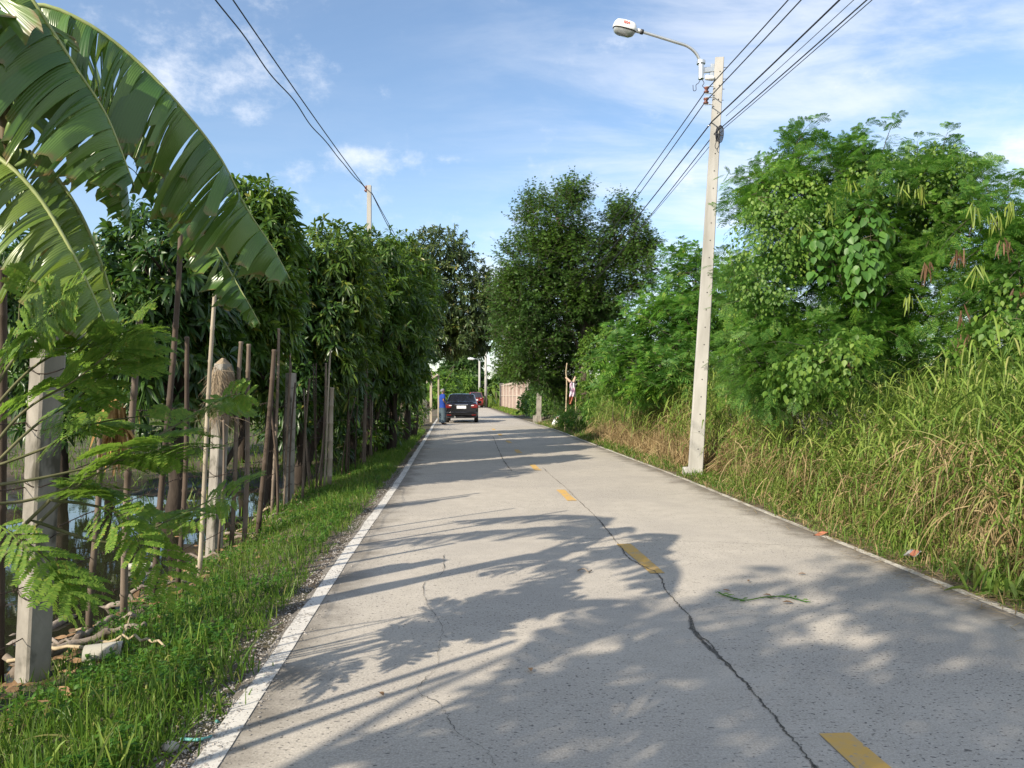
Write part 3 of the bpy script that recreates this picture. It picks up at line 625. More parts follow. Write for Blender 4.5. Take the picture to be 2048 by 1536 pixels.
for f in list(np.linspace(.07, .77, 18)) + list(np.linspace(.80, .965, 6)):
    w = (.128 + (.076 - .128) * f); c = uat(f) + e2 * (-w * .85 - .0025) + e1 * .02; th = np.arange(8) / 8 * 6.283
    V = np.stack([c + .011 * (np.cos(a) * e1 + np.sin(a) * ax) for a in th]); g.add(V, tris=[(0, i, i + 1) for i in range(1, 7)], mi=1)
upart(g, 'shaft', [m_pole, m_hole], False)
g = Geo(); g.box(pp(1376, 940) + [0, .02, -.08], (.08, .08, .13), bev=.015); upart(g, 'footing', m_pole, False)
# lamp arm, curved pipe
DL = -.15
arm = spline([pp(1402, 150, -.05), pp(1401, 128, -.05), pp(1393, 108, -.07), pp(1376, 93, -.09), pp(1350, 84, -.11), pp(1315, 73, -.13), pp(1276, 61, DL)], 34)
g = Geo(); g.tube(arm, .026, 10); la = upart(g, 'lamp_arm', m_metal)
g = Geo(); g.tube([pp(1402, 158, -.05), pp(1402, 124, -.05)], .05, 12); g.tube([pp(1402, 128, -.05), pp(1402, 122, -.05)], .075, 12); g.bar(pp(1404, 141, -.03), pp(1434, 138, 0), .05, .09, bev=.006); g.bar(pp(1422, 158, 0), pp(1425, 128, 0), .06, .05, bev=.006); upart(g, 'arm_bracket', m_metal, False)
g = Geo(); c = pp(1418, 156, -.02); g.tube([pp(1410, 155, -.05), pp(1412, 155, -.05), pp(1426, 157, -.05), pp(1428, 158, -.05)], [.02, .045, .045, .03], 10); upart(g, 'photocell', m_lampw)
# lamp head: shallow bowl housing over a glass lens
h0, h1 = pp(1273, 61, DL), pp(1226, 49, DL - .05); dh = unit(h1 - h0); sdv = unit(np.cross(dh, ZUP)); uv = np.cross(sdv, dh); Lh = np.linalg.norm(h1 - h0)
# roll the head a little so that its glass faces the road
ro = R(8); sdv, uv = math.cos(ro) * sdv + math.sin(ro) * uv, math.cos(ro) * uv - math.sin(ro) * sdv
def headloft(levels, mi=0, n=20):
    rows = []
    for s, off, wd in levels:
        th = np.arange(n) / n * 6.283; ex = np.sign(np.cos(th)) * np.abs(np.cos(th)) ** .65; ey = np.sign(np.sin(th)) * np.abs(np.sin(th)) ** .65
        rows.append(h0 + dh * (Lh * .5) + dh * (ex * Lh * .5 * s)[:, None] + sdv * (ey * wd)[:, None] + uv * off)
    return np.stack(rows)
g = Geo(); g.grid(headloft([(.96, -.035, .115), (.99, -.02, .12), (.96, .01, .115), (.92, .05, .105), (.78, .095, .08), (.45, .115, .045), (.02, .12, .002)]), close=True); hd = upart(g, 'lamp_housing', m_lampw)
g = Geo(); g.grid(headloft([(.95, -.035, .112), (.94, -.05, .110), (.93, -.036, .109)]), close=True); upart(g, 'lens_rim', m_dark)
g = Geo(); g.grid(headloft([(.92, -.036, .107), (.88, -.075, .098), (.78, -.115, .08), (.5, -.14, .05), (.02, -.145, .002)]), close=True); upart(g, 'lamp_lens', m_glass)
g = Geo(); g.tube([h0 - dh * .09, h0 + dh * .02], .038, 10); g.tube([h0 - dh * .12, h0 - dh * .07], .044, 10, mi=1); upart(g, 'head_clamp', [m_lampw, m_dark])
# number painted in red on the housing
cu_ = bpy.data.curves.new('lamp_number', 'FONT'); cu_.body = '004'; cu_.size = .075; cu_.align_x = 'CENTER'; cu_.align_y = 'CENTER'; cu_.extrude = .002; cu_.offset = .002
to = bpy.data.objects.new('tmp', cu_); COL.objects.link(to); dg = bpy.context.evaluated_depsgraph_get(); me = bpy.data.meshes.new_from_object(to.evaluated_get(dg)); bpy.data.objects.remove(to)
import mathutils
num = bpy.data.objects.new('lamp_number', me); COL.objects.link(num); me.materials.clear(); me.materials.append(m_red)
side_n = sdv if (sdv @ np.array([0, -1, 0])) > 0 else -sdv
xa = unit(-dh); za = unit(side_n * .93 + uv * .36); ya = np.cross(za, xa)
co = h0 + dh * (Lh * .5) + side_n * .110 + uv * .052
num.matrix_world = mathutils.Matrix([[*(xa[i], ya[i], za[i]), co[i] - ub[i]] for i in range(3)] + [[0, 0, 0, 1]]); num.parent = ul
# insulators on their hooks
for px, py in ((1413, 180), (1412, 202)):
    g = Geo(); c = pp(px, py, -.06)
    g.tube([c + ax * z for z in (-.055, -.045, -.03, -.012, 0, .012, .03, .045, .055)], [.02, .045, .048, .03, .028, .03, .048, .045, .02], 12); o = upart(g, 'insulator', m_insul)
    g = Geo()
    for z in (-.062, .062): g.bar(c + ax * z - e1 * .02, c + ax * z + e1 * .12, .03, .008)
    g.bar(c - ax * .07, c + ax * .07, .014, .014); upart(g, 'insulator_bracket', m_metal, False)
g = Geo()
for k in range(5): 
    c = pp(1435, 268, -.16) + e1 * .012 * k; th = np.linspace(0, 6.283, 22); g.tube(np.stack([c + e1 * (.032 + .005 * k) * math.cos(a) + ax * (.11 + .01 * k) * math.sin(a) + e2 * .02 * math.sin(3 * a + k) for a in th]), .008, 5, cap=False)
g.tube(spline([pp(1434, 280, -.16), pp(1430, 292, -.14), pp(1434, 298, -.14), pp(1440, 285, -.16)], 12), .006, 5); upart(g, 'cable_coil', m_cable)
g = Geo(); g.tube(spline([pp(1402, 156, -.05), pp(1397, 166, -.06), pp(1392, 170, -.06), pp(1392, 180, -.06), pp(1387, 181, -.06), pp(1386, 170, -.06)], 22), .006, 5)
g.tube(spline([pp(1403, 157, -.05), pp(1408, 166, -.06), pp(1405, 172, -.06), pp(1412, 178, -.07)], 14), .006, 5); upart(g, 'lamp_lead', m_cable)
for py, dx in ((135, 1), (158, 1), (163, .6), (178, .6), (200, .5), (270, 1), (250, -1)):
    g = Geo(); f = (950 - py) / (950 - 117); c = uat(f); g.tube([c + e1 * .07 * np.sign(dx), c + e1 * np.sign(dx) * (.075 + .07 * abs(dx))], .007, 6); upart(g, 'bolt', m_metal)

# ------------------------------------------------------------------ overhead lines
def line(a, b, sag, r, label, group, wobble=0.0, n=40, cat='power line'):
    a, b = np.asarray(a, float), np.asarray(b, float); u = np.linspace(0, 1, n)
    P = a + (b - a) * u[:, None]; P[:, 2] -= sag * 4 * u * (1 - u)
    if wobble: P[:, 0] += wobble * np.sin(u * 61) ; P[:, 2] += wobble * np.sin(u * 83 + 1)
    g = Geo(); g.tube(P, r, 5); return tag(g.build('power_line', m_cable), label, cat, group)
RG = 'power lines strung along the right side'
for i, (px, py, off, qx, r, lab) in enumerate(((1412, 181, -.06, .0, .009, 'upper insulator of the lamp pole'), (1411, 203, -.06, .0, .009, 'lower insulator of the lamp pole'), (1424, 243, -.1, .06, .012, 'hook below the insulators'),
        (1452, 232, .02, .25, .005, 'back of the lamp pole'), (1450, 255, -.02, .3, .006, 'bolt above the cable coil'), (1430, 266, -.12, .34, .009, 'cable coil'))):
    a = pp(px, py, off); far = np.array([1.35 + .18 * i, 46, a[2] - .15]); back = a + np.array([2.2 + qx, -30, .05])
    line(a, back, .35, r, 'dark line running overhead towards the viewer from the ' + lab, RG)
    if i != 3: line(a, far, .4, r, 'dark line running away down the road from the ' + lab, RG)
# pole of the orchard side
LD = 21.0; lb = at(737, 945, LD); lb[2] = zg(lb[0], lb[1]) - .1; lt = at(738.5, 371, LD)
lp = thing('utility_pole', 'slim pale concrete pole rising behind the mango trees on the left', 'utility pole', lb)
g = Geo(); rows = []
for f in np.linspace(0, 1, 6):
    w = .078 - .022 * f; c = lb + (lt - lb) * f; rows.append(np.array([c + (x * w, y * w, 0) for x, y in ((-1, -1), (1, -1), (1, 1), (-1, 1))]))
P = np.stack(rows); g.grid(P, close=True); g.add(P[-1], [(0, 1, 2, 3)]); o = g.build('shaft', m_pole, smooth=False); o.parent = lp; o.location = -lb
g = Geo(); c = at(733, 378, LD); g.tube([c + (0, 0, z) for z in (-.09, -.05, -.02, .02, .05, .09)], [.03, .07, .045, .045, .07, .03], 10); o = g.build('insulator', m_insul); o.parent = lp; o.location = -lb
LG = 'power lines on the orchard side'
line(at(732, 377, LD), (-3.55, -10, 7.55), .42, .011, 'smooth dark line from the orchard side pole towards the viewer', LG)
line(at(731, 378, LD), (-3.78, -10, 7.5), .62, .011, 'wavy sagging line from the orchard side pole towards the viewer', LG, wobble=.018, n=160)
for k, (x, z, lab) in enumerate(((-2.35, 6.3, 'upper'), (-2.75, 5.9, 'lower'))): line(at(741, 381, LD), (x - 1.6, 52, z), .4, .011, lab + ' line sloping away behind the orchard side pole', LG)

# ------------------------------------------------------------------ far street poles
def farpole(name, px, by, ty, d, w, label, armpx=None):
    b = at(px, by, d); b[2] = zg(b[0], b[1]) - .05; t = at(px, ty, d); o = thing(name, label, 'utility pole', b); g = Geo(); g.tube([b, (b + t) / 2, t], [w, w * .9, w * .8], 8); s = g.build('shaft', m_pole); s.parent = o; s.location = -b
    if armpx:
        A, H = t, at(*armpx, d); g = Geo(); g.tube(spline([t - (0, 0, .4), t + (-.1, 0, .1), (t + H) / 2 + (0, 0, .15), H], 10), .05, 6); q = g.build('lamp_arm', m_metal); q.parent = o; q.location = -b
        g = Geo(); g.tube([H + (.1, 0, 0), H + (-.05, 0, 0), H + (-.6, 0, .05), H + (-.75, 0, .05)], [.05, .16, .16, .05], 8); q = g.build('lamp_head', m_lampw); q.parent = o; q.location = -b
farpole('street_lamp', 959, 815, 722, 98, .17, 'distant concrete street lamp pole with its arm over the road', (947, 718))
farpole('utility_pole', 971.5, 818, 692, 84, .17, 'distant tall pale pole just right of the far street lamp')
farpole('utility_pole', 903, 812, 734, 120, .16, 'distant short pale pole above the black car roof, left of the far dark tree')

# ------------------------------------------------------------------ roadside things on the right
m_wall = surf('pink_plaster', (.34, .25, .21), (.42, .32, .27), 3, .9, .2, .01, c3=(.28, .2, .17)); m_wallp = surf('pale_plaster', (.40, .33, .28), (.48, .41, .35), 3, .9, .2)
wa, wb = np.array([-1.15, 86, 0.0]), np.array([1.2, 57, 0.0]); wd = unit(wb - wa); wl = np.linalg.norm(wb - wa)
for w in (wa, wb): w[2] = zg(w[0], w[1]) - .1
wt = thing('boundary_wall', 'pinkish plastered boundary wall with upright openwork bars, far right of the road', 'wall', wa)
def wpart(g, n, m): o = g.build(n, m, smooth=False); o.parent = wt; o.location = -wa; return o
g = Geo(); g.bar(wa + (0, 0, .6), wb + (0, 0, .6), .18, 1.2); wpart(g, 'base_panel', m_wall)
g = Geo(); g.bar(wa + (0, 0, 1.24), wb + (0, 0, 1.24), .26, .10); wpart(g, 'ledge', m_wallp)
g = Geo(); g.bar(wa + (0, 0, 2.36), wb + (0, 0, 2.36), .24, .12); wpart(g, 'coping', m_wallp)
npil = 7
for i in range(npil + 1):
    q = wa + wd * wl * i / npil; big_ = i == 0; g = Geo(); g.box(q + (0, 0, 1.25 if not big_ else 1.32), (.24 if big_ else .17, .24 if big_ else .17, 1.27 if not big_ else 1.36), rot=math.atan2(wd[1], wd[0]), bev=.02); wpart(g, 'pillar', m_wallp)
for i in range(npil):
    for k in range(1, 6):
        q = wa + wd * wl * (i + k / 6) / npil; g = Geo(); g.box(q + (0, 0, 1.795), (.055, .10, .5), rot=math.atan2(wd[1], wd[0])); wpart(g, 'upright_bar', m_wall)
q = at(1077, 846, 37.5); g = Geo(); q[2] = 0
P = np.stack([[q + (x * w + lean, y * w, z) for x, y in ((-1, -1), (1, -1), (1, 1), (-1, 1))] for z, w, lean in ((-.1, .15, 0), (.4, .13, .0), (1.0, .12, .02), (1.5, .115, .03))]); g.grid(P, close=True); g.add(P[-1], [(0, 1, 2, 3)]); g.box(q + (-.16, -.05, .14), (.12, .1, .24), bev=.02)
tag(g.build('concrete_post', m_postc, smooth=False), 'old grey concrete post at the road edge beneath the big feathery tree', 'concrete post')

# ragged cloth tied by its corners between two sticks
CD = 29.0
m_stick = surf('bare_stick', (.30, .24, .15), (.44, .36, .24), 12, .8, .3)
for pts, lab, r in ((((1130, 818), (1133, 790), (1133.5, 760), (1132, 745), (1134, 726)), 'bare crooked stick left of the hanging cloth, taller of the two', .032), (((1152, 818), (1151, 790), (1150, 770), (1150, 752)), 'bare thin stick right of the hanging cloth, shorter of the two', .022)):
    P = np.array([at(*p, CD) for p in pts]); P[0][2] = zg(P[0][0], P[0][1]) - .1; g = Geo(); g.tube(spline(P, 20), np.linspace(r, r * .7, 20), 7); tag(g.build('wooden_stick', m_stick), lab, 'stick')
m_cloth, nt, b = newmat('faded_cloth'); v = ocoord(nt); f = smooth_node(nt, noise(nt, v, 5.5, 4, .6), .42, .62)
cc = mixc(nt, f, (.72, .66, .72), (.52, .30, .42)); L(nt, cc, b.inputs['Base Color']); b.inputs['Roughness'].default_value = .9
m_orange = surf('orange_cloth', (.28, .09, .05), (.40, .16, .09), 12, .9, .2)
th_ = thing('hanging_cloth', 'faded white and pink cloth with orange hem, tied between two sticks', 'cloth', at(1145, 760, CD))
th0 = np.array(th_.location)
def cpart(rows, nm, mat, thick=.012):
    g = Geo(); P = np.array([[at(x, y, CD - .06 + .07 * math.sin(x * 1.1 + y * .35)) for x in np.linspace(a, b_, 9)] for y, a, b_ in rows])
    bk = P + np.array([0, thick, 0]); g.grid(np.concatenate([P, bk[:, ::-1]], 1), close=True); o = g.build(nm, mat); o.parent = th_; o.location = -th0
cpart([(763, 1140.5, 1148), (770, 1139.5, 1149), (780, 1139.5, 1149.5), (788, 1139, 1149.5), (793, 1138.5, 1149.5)], 'cloth_panel', m_cloth)
cpart([(793.2, 1138.5, 1149.5), (797, 1138.5, 1148), (803, 1138, 1144.5), (808, 1138, 1142.5)], 'torn_hem', m_orange)
m_tie = surf('twisted_rag', (.5, .33, .24), (.62, .45, .36), 16, .9, .3)
for a in (((1131, 755), (1135, 758), (1141, 764)), ((1150.5, 754), (1149, 758), (1147, 764))):
    g = Geo(); g.tube(spline([at(*p, CD - .05) for p in a], 10), np.linspace(.03, .05, 10), 7); o = g.build('tie_rag', m_tie); o.parent = th_; o.location = -th0
# white sack leaning at the road edge
SD = 33.5; sb = at(1108, 852, SD); sb[2] = .0; so = thing('plastic_sack', 'white and red plastic sack leaning on the weeds at the right road edge', 'sack', sb)
m_sack = plain('white_sack', (.75, .74, .74), .5); m_sackr = plain('sack_red_print', (.6, .2, .2), .55)
rows = []
for f, w, dp in ((0, .10, .07), (.06, .16, .1), (.3, .155, .11), (.6, .135, .1), (.85, .10, .07), (.95, .05, .035), (1.02, .075, .02)):
    c = np.array([.02 + .2 * f, .05 * f, .02 + .5 * f]); th = np.arange(12) / 12 * 6.283; rows.append(np.stack([c[0] + np.cos(th) * w * (1 + .06 * np.sin(5 * th + f * 9)), c[1] + np.sin(th) * dp, c[2] + 0 * th], 1))
P = np.stack(rows); g = Geo(); g.grid(P, close=True); g.add(P[0], tris=[(0, i + 1, i) for i in range(1, 11)]); o = g.build('sack_body', m_sack); o.parent = so
g = Geo(); g.box((.16, -.09, .35), (.045, .03, .07), bev=.01); o = g.build('red_print', m_sackr); o.parent = so
g = Geo(); g.box((.07, -.10, .14), (.03, .025, .045), bev=.01); o = g.build('dark_print', m_dark); o.parent = so

# ------------------------------------------------------------------ litter and sticks
m_pvc = plain('old_white_plastic', (.42, .40, .34), .6); m_teal = plain('teal_string', (.12, .36, .33), .6); m_wood = surf('driftwood', (.11, .085, .065), (.32, .27, .22), 8, .85, .5, .02, (1, 1, 1)); m_dead = surf('dead_leaf', (.16, .09, .045), (.30, .19, .10), 20, .8, .3)
def gpt(px, py, h=0.0):
    d = EYE * FPX / (py - HZ)
    for _ in range(8): d = (EYE - zg((px - 1024) / FPX * d, d) - h) * FPX / (py - HZ)
    p = at(px, py, d); return p
c = gpt(208, 1308, .05); g = Geo(); r_ = np.array([1, .28, 0.05]); r_ = unit(r_)
th = np.linspace(-.3, 5.2, 20); sd_ = unit(np.cross(r_, ZUP)); P = np.stack([[c + r_ * q + .062 * (math.cos(a) * sd_ + math.sin(a) * ZUP) for a in th] for q in (-.1, -.05, 0, .05, .1)])
P2 = np.stack([[c + r_ * q + .054 * (math.cos(a) * sd_ + math.sin(a) * ZUP) for a in th[::-1]] for q in (-.1, -.05, 0, .05, .1)]); g.grid(np.concatenate([P, P2], 1), close=True)
tag(g.build('plastic_tub', m_pvc), 'broken off white plastic tub lying on the muddy bank by the sapling', 'tub')
def bottle(px, py, label):
    c = at(px, py, (EYE - WATER) * FPX / (py - HZ)); o = thing('plastic_bottle', label, 'bottle', c + (0, 0, .03), rz=.35); g = Geo()
    xs_ = [-.14, -.13, -.06, .0, .06, .10, .125, .15]; rs = [.02, .036, .036, .033, .036, .03, .014, .013]; g.tube([(x, 0, 0) for x in xs_], rs, 12); q = g.build('bottle_body', m_pvc); q.parent = o
    g = Geo(); g.tube([(.152, 0, 0), (.178, 0, 0)], .016, 10); q = g.build('cap', m_teal); q.parent = o
bottle(283, 1138, 'murky plastic bottle floating in the flooded ditch')
g = Geo(); P = [gpt(362, 1478, .01), gpt(400, 1479, .012), gpt(428, 1472, .012), gpt(450, 1468, .015), gpt(445, 1452, .012), gpt(433, 1442, .012)]; g.tube(spline(P, 40), .007, 6)
tag(g.build('plastic_string', m_teal), 'teal plastic string lying by the near white line', 'string')
c = gpt(340, 1494, .02); pebbles_ = Geo(); g = Geo(); u_ = np.linspace(0, math.pi, 7); w_ = np.arange(10) / 10 * 6.283
g.grid(np.stack([[c + (.035 * math.sin(a) * math.cos(q) * (1 + .1 * math.sin(3 * q)), .028 * math.sin(a) * math.sin(q), .022 * math.cos(a)) for q in w_] for a in u_]), close=True); tag(g.build('stone', m_stone), 'grey fist sized stone beside the teal string', 'stone')
def stick(pts, r, label, mat=m_wood, name='driftwood_stick', h=.02, group='driftwood washed against the fence foot', taper=.5):
    P = np.array([gpt(*p, h) for p in pts]); g = Geo(); S = spline(P, 16); S[:, 2] += .012 * rng.normal(size=16); g.tube(S, np.linspace(r, r * taper, 16) * (1 + .12 * rng.normal(size=16)), 7); return tag(g.build(name, mat), label, 'stick', group)
stick([(30, 1345), (120, 1300), (230, 1262), (290, 1250)], .035, 'thick driftwood stick behind the white tub', h=.06)
stick([(-10, 1318), (90, 1262), (190, 1222), (245, 1205)], .045, 'thickest driftwood log, against the foot of the nearest concrete post', h=.05)
stick([(90, 1298), (200, 1288), (270, 1272), (330, 1290)], .012, 'thin pale twig crossing just above the white tub', m_stick, h=.09)
stick([(150, 1280), (220, 1240), (275, 1230)], .024, 'forked driftwood piece at the foot of the sawn off pole', h=.06)
stick([(-20, 1290), (40, 1272), (90, 1268)], .03, 'dark driftwood end at the left edge of the picture', h=.06)
stick([(230, 1300), (250, 1265), (262, 1232)], .008, 'thin upright twig by the white tub', m_stick, h=.08)
for k in range(26):                                  # flotsam along the water line
    y = 3.9 + 7 * rng.random(); x = fx(y) - .05 + .25 * rng.normal(); a = rng.normal(.3, .6); l_ = .15 + .4 * rng.random(); r = .008 + .014 * rng.random(); c = np.array([x, y, max(zg(x, y), WATER) + r + .03 * rng.random()])
    e = np.array([math.cos(a), math.sin(a), .08 * rng.normal()]); g = Geo(); S = c + np.outer(np.linspace(-.5, .5, 7) * l_, e); S[:, 2] += .02 * rng.normal(size=7); g.tube(S, np.linspace(r, r * .5, 7), 6)
    tag(g.build('driftwood_stick', m_wood if k % 3 else m_stick), 'small broken stick in the flotsam along the fence foot', 'stick', 'small sticks in the flotsam')
g = Geo(); n = 900; y = 3.4 + 12 * rng.random(n) ** 1.3; x = fx(y) + .35 * rng.normal(size=n); a = hdir(n)
g.blades(np.stack([x, y, np.maximum(zg(x, y), WATER) + .01 + .03 * rng.random(n)], 1), a + .15 * rng.normal(size=(n, 3)), ZUP + .4 * rng.normal(size=(n, 3)), .05 + .1 * rng.random(n), .02 + .025 * rng.random(n), .1, (.2, .9, 1, .5, .05)); tag(g.build('leaf_litter', m_dead), label='brown leaf litter along the foot of the fence', kind='stuff')
# on the road: a dry twig, a torn vine with leaves, scattered leaves
g = Geo(); g.tube(spline([onroad(1155, 1141, .012), onroad(1168, 1137, .03), onroad(1176, 1143, .015), onroad(1183, 1141, .012)], 16), .006, 6); tag(g.build('dry_twig', m_wood), 'small curled dry twig on the road left of the centre line', 'twig')
vs = thing('vine_sprig', 'torn green vine sprig lying across the right lane', 'vine sprig', onroad(1520, 1197)); v0 = np.array(vs.location)
S = spline([onroad(*p, .012) for p in ((1436, 1184), (1460, 1194), (1492, 1200), (1530, 1194), (1570, 1193), (1612, 1203))], 30); g = Geo(); g.tube(S, .004, 5); o = g.build('stem', m_weed); o.parent = vs; o.location = -v0
g = Geo(); q = S[np.r_[0:12, 20:30]]; q = q + rng.normal(0, .012, q.shape) * [1, 1, .3]; k = len(q); g.blades(q, hdir(k) + [0, 0, .15], np.tile(ZUP, (k, 1)) + .4 * hdir(k), .03 + .03 * rng.random(k), .016, .1, (.3, 1, .8, .1), .2, 3); o = g.build('leaves', m_weed); o.parent = vs; o.location = -v0
for px, py, w in ((1565, 1204, .05), (1543, 1192, .045), (1612, 1148, .04), (1500, 1160, .03), (1062, 1342, .035), (760, 1384, .03), (1445, 1180, .04)):
    g = Geo(); c = onroad(px, py, .012); g.blades(c[None], hdir(1) + [0, 0, .15], ZUP[None], w * 1.6, w * .7, .2, (.2, 1, .9, .1), .4, 3); tag(g.build('fallen_leaf', m_dead), 'small dry leaf fallen on the concrete road', 'leaf', 'dry leaves fallen on the road')
m_wrap = plain('orange_wrapper', (.27, .10, .055), .4); m_silver = plain('silver_foil', (.35, .34, .33), .45, .5)
c = gpt(1825, 1118, .03); o = thing('snack_wrapper', 'crumpled orange and silver snack wrapper in the right verge', 'wrapper', c); g = Geo()
g.grid(np.array([[(x, y + .01 * math.sin(9 * x), .02 + .025 * math.sin(40 * x + 30 * y) + .03) for x in np.linspace(-.06, .06, 7)] for y in np.linspace(-.04, .04, 5)]), 0); q = g.build('wrapper_foil', m_silver, smooth=False); q.parent = o
g = Geo(); g.grid(np.array([[(x, y + .01 * math.sin(9 * x), .026 + .025 * math.sin(40 * x + 30 * y) + .03) for x in np.linspace(-.05, .04, 6)] for y in np.linspace(-.035, .01, 4)]), 0); q = g.build('printed_band', m_wrap, smooth=False); q.parent = o
c = gpt(1642, 1071, .02); g = Geo(); g.grid(np.array([[c + (x, y, .018 + .02 * math.sin(30 * x + 22 * y)) for x in np.linspace(-.08, .08, 9)] for y in np.linspace(-.025, .03, 5)])); tag(g.build('cloth_scrap', m_orange), 'flat orange cloth scrap by the right road edge', 'cloth scrap')

# ------------------------------------------------------------------ black saloon and the red car beyond
m_black, nt, b = newmat('black_car_paint'); b.inputs['Base Color'].default_value = (.006, .006, .008, 1); b.inputs['Roughness'].default_value = .18; b.inputs['Coat Weight'].default_value = .6; b.inputs['Coat Roughness'].default_value = .05
m_redp, nt, b = newmat('red_car_paint'); b.inputs['Base Color'].default_value = (.22, .03, .025, 1); b.inputs['Roughness'].default_value = .25; b.inputs['Coat Weight'].default_value = .5
m_cg, nt, b = newmat('tinted_glass'); b.inputs['Base Color'].default_value = (.012, .014, .022, 1); b.inputs['Roughness'].default_value = .06; b.inputs['Specular IOR Level'].default_value = .8
m_tail, nt, b = newmat('tail_lamp_red'); b.inputs['Base Color'].default_value = (.16, .014, .012, 1); b.inputs['Roughness'].default_value = .15
m_clear = plain('clear_lamp', (.75, .75, .75), .15); m_chrome = plain('chrome', (.8, .8, .82), .12, 1.0); m_plate = plain('number_plate', (.72, .74, .76), .5); m_tyre = plain('tyre_rubber', (.02, .02, .02), .85); m_rim = plain('alloy_rim', (.45, .46, .48), .35, .8)
def car(name, label, loc, rz, paint, rear, h=1.47, boxy=False):
    """x across, y forward from the rear bumper, z up"""
    o = thing(name, label, 'car', loc, rz=rz); W = .845
    def part(g, n, m, par=o, smooth=True): q = g.build(n, m, smooth=smooth); q.parent = par; return q
    # lower body: rounded sections along the length
    st = [(0, .40, .92, .74), (.06, .30, 1.0, .80), (.25, .24, 1.06, .835), (.9, .22, 1.06, .845), (1.8, .22, .98, .845), (2.9, .22, .96, .845), (3.6, .24, .90, .83), (4.15, .28, .78, .78), (4.35, .36, .66, .66)]
    if boxy: st = [(0, .42, 1.05, .78), (.06, .32, 1.1, .84), (.3, .28, 1.1, .86)] + [(y, z0 + .06, z1 + .08, w) for y, z0, z1, w in st[3:]]
    rows = []
    for y, z0, z1, w in st:
        zm = z0 + (z1 - z0) * .58
        rows.append([(-w * .55, y, z0), (-w * .9, y, z0 + .03), (-w * .99, y, z0 + .14), (-w, y, zm), (-w * .97, y, zm + (z1 - zm) * .55), (-w * .86, y, z1 - .02), (-w * .5, y, z1), (0, y, z1 + .015), (w * .5, y, z1), (w * .86, y, z1 - .02), (w * .97, y, zm + (z1 - zm) * .55), (w, y, zm), (w * .99, y, z0 + .14), (w * .9, y, z0 + .03), (w * .55, y, z0), (0, y, z0)])
    P = np.array(rows); g = Geo(); g.grid(P[:, ::-1], close=True); k = [(0, i, i + 1) for i in range(1, 15)]; g.add(P[0], tris=[t for t in k]); g.add(P[-1], tris=[t[::-1] for t in k]); part(g, 'body', paint)
    # cabin: pillars and roof in paint, panes set a little proud
    b0, b1, t0, t1 = (.78, 3.25, 1.5, 2.5) if not boxy else (.08, 3.1, .5, 2.5); zb = .97 if not boxy else 1.08; wb_, wt_ = .80, .60
    rows = [(zb, b0, b1, wb_), (zb + (h - zb) * .55, b0 + (t0 - b0) * .6, b1 + (t1 - b1) * .6, wb_ + (wt_ - wb_) * .5), (h - .06, t0 - .08, t1 + .1, wt_ + .05), (h - .015, t0 + .06, t1 - .05, wt_ - .06), (h, t0 + .35, t1 - .3, wt_ - .3)]
    ring = lambda z, y0, y1, w: [(-w * .9, y0, z), (0, y0 - .05, z), (w * .9, y0, z), (w, y0 + .15, z), (w, (y0 + y1) / 2, z), (w, y1 - .15, z), (w * .88, y1, z), (0, y1 + .08, z), (-w * .88, y1, z), (-w, y1 - .15, z), (-w, (y0 + y1) / 2, z), (-w, y0 + .15, z)]
    P = np.array([ring(*r) for r in rows]); g = Geo(); g.grid(P, close=True); g.add(P[-1], tris=[(0, i, i + 1) for i in range(1, 11)]); part(g, 'cabin', paint)
    def pane(name, q4, off):
        q4 = np.array(q4, float); off = np.array(off); u = np.linspace(0, 1, 5); w = np.linspace(0, 1, 7)
        a = q4[0] + (q4[1] - q4[0]) * w[:, None]; c = q4[3] + (q4[2] - q4[3]) * w[:, None]; Pn = a[None] + (c - a)[None] * u[:, None, None]; Pn[..., 1] -= (.045 * np.sin(w * math.pi))[None] if abs(off[1]) > 0 else 0
        g = Geo(); g.grid(Pn + off); part(g, name, m_cg)
    dz = h - zb; f0, f1 = .06, .90
    L_ = lambda f: (b0 + (t0 - b0) * f, wb_ + (wt_ - wb_) * f, zb + dz * f)
    y0, w0, z0 = L_(f0); y1, w1, z1 = L_(f1)
    pane('rear_window', [(-w0 * .86, y0, z0), (w0 * .86, y0, z0), (w1 * .84, y1, z1), (-w1 * .84, y1, z1)], (0, -.035, .02))
    for s in (-1, 1):
        g = Geo(); Pn = np.array([[(s * (wb_ + (wt_ - wb_) * f + .02), b0 + (t0 - b0) * f + .3 + ((b1 + (t1 - b1) * f) - (b0 + (t0 - b0) * f) - .65) * u, zb + dz * f) for u in np.linspace(0, 1, 6)] for f in (.1, .4, .75)]); g.grid(Pn); part(g, 'side_window', m_cg)
        g = Geo(); g.box((s * .93, 2.75, 1.02), (.1, .06, .07), bev=.03); part(g, 'wing_mirror', paint)
        zl = .83 if not boxy else 1.0
        g = Geo(); g.box((s * .66, .045, zl), (.17, .09, .10), bev=.04); tl = part(g, 'tail_light', m_tail, smooth=False)
        g = Geo(); g.box((s * .55, -.048, zl + .045), (.07, .012, .022), bev=.008); part(g, 'reversing_lamp', m_clear, tl, False)
        g = Geo(); g.box((s * .62, .012, .40 if not boxy else .5), (.11, .04, .022), bev=.01); part(g, 'reflector', m_tail, smooth=False)
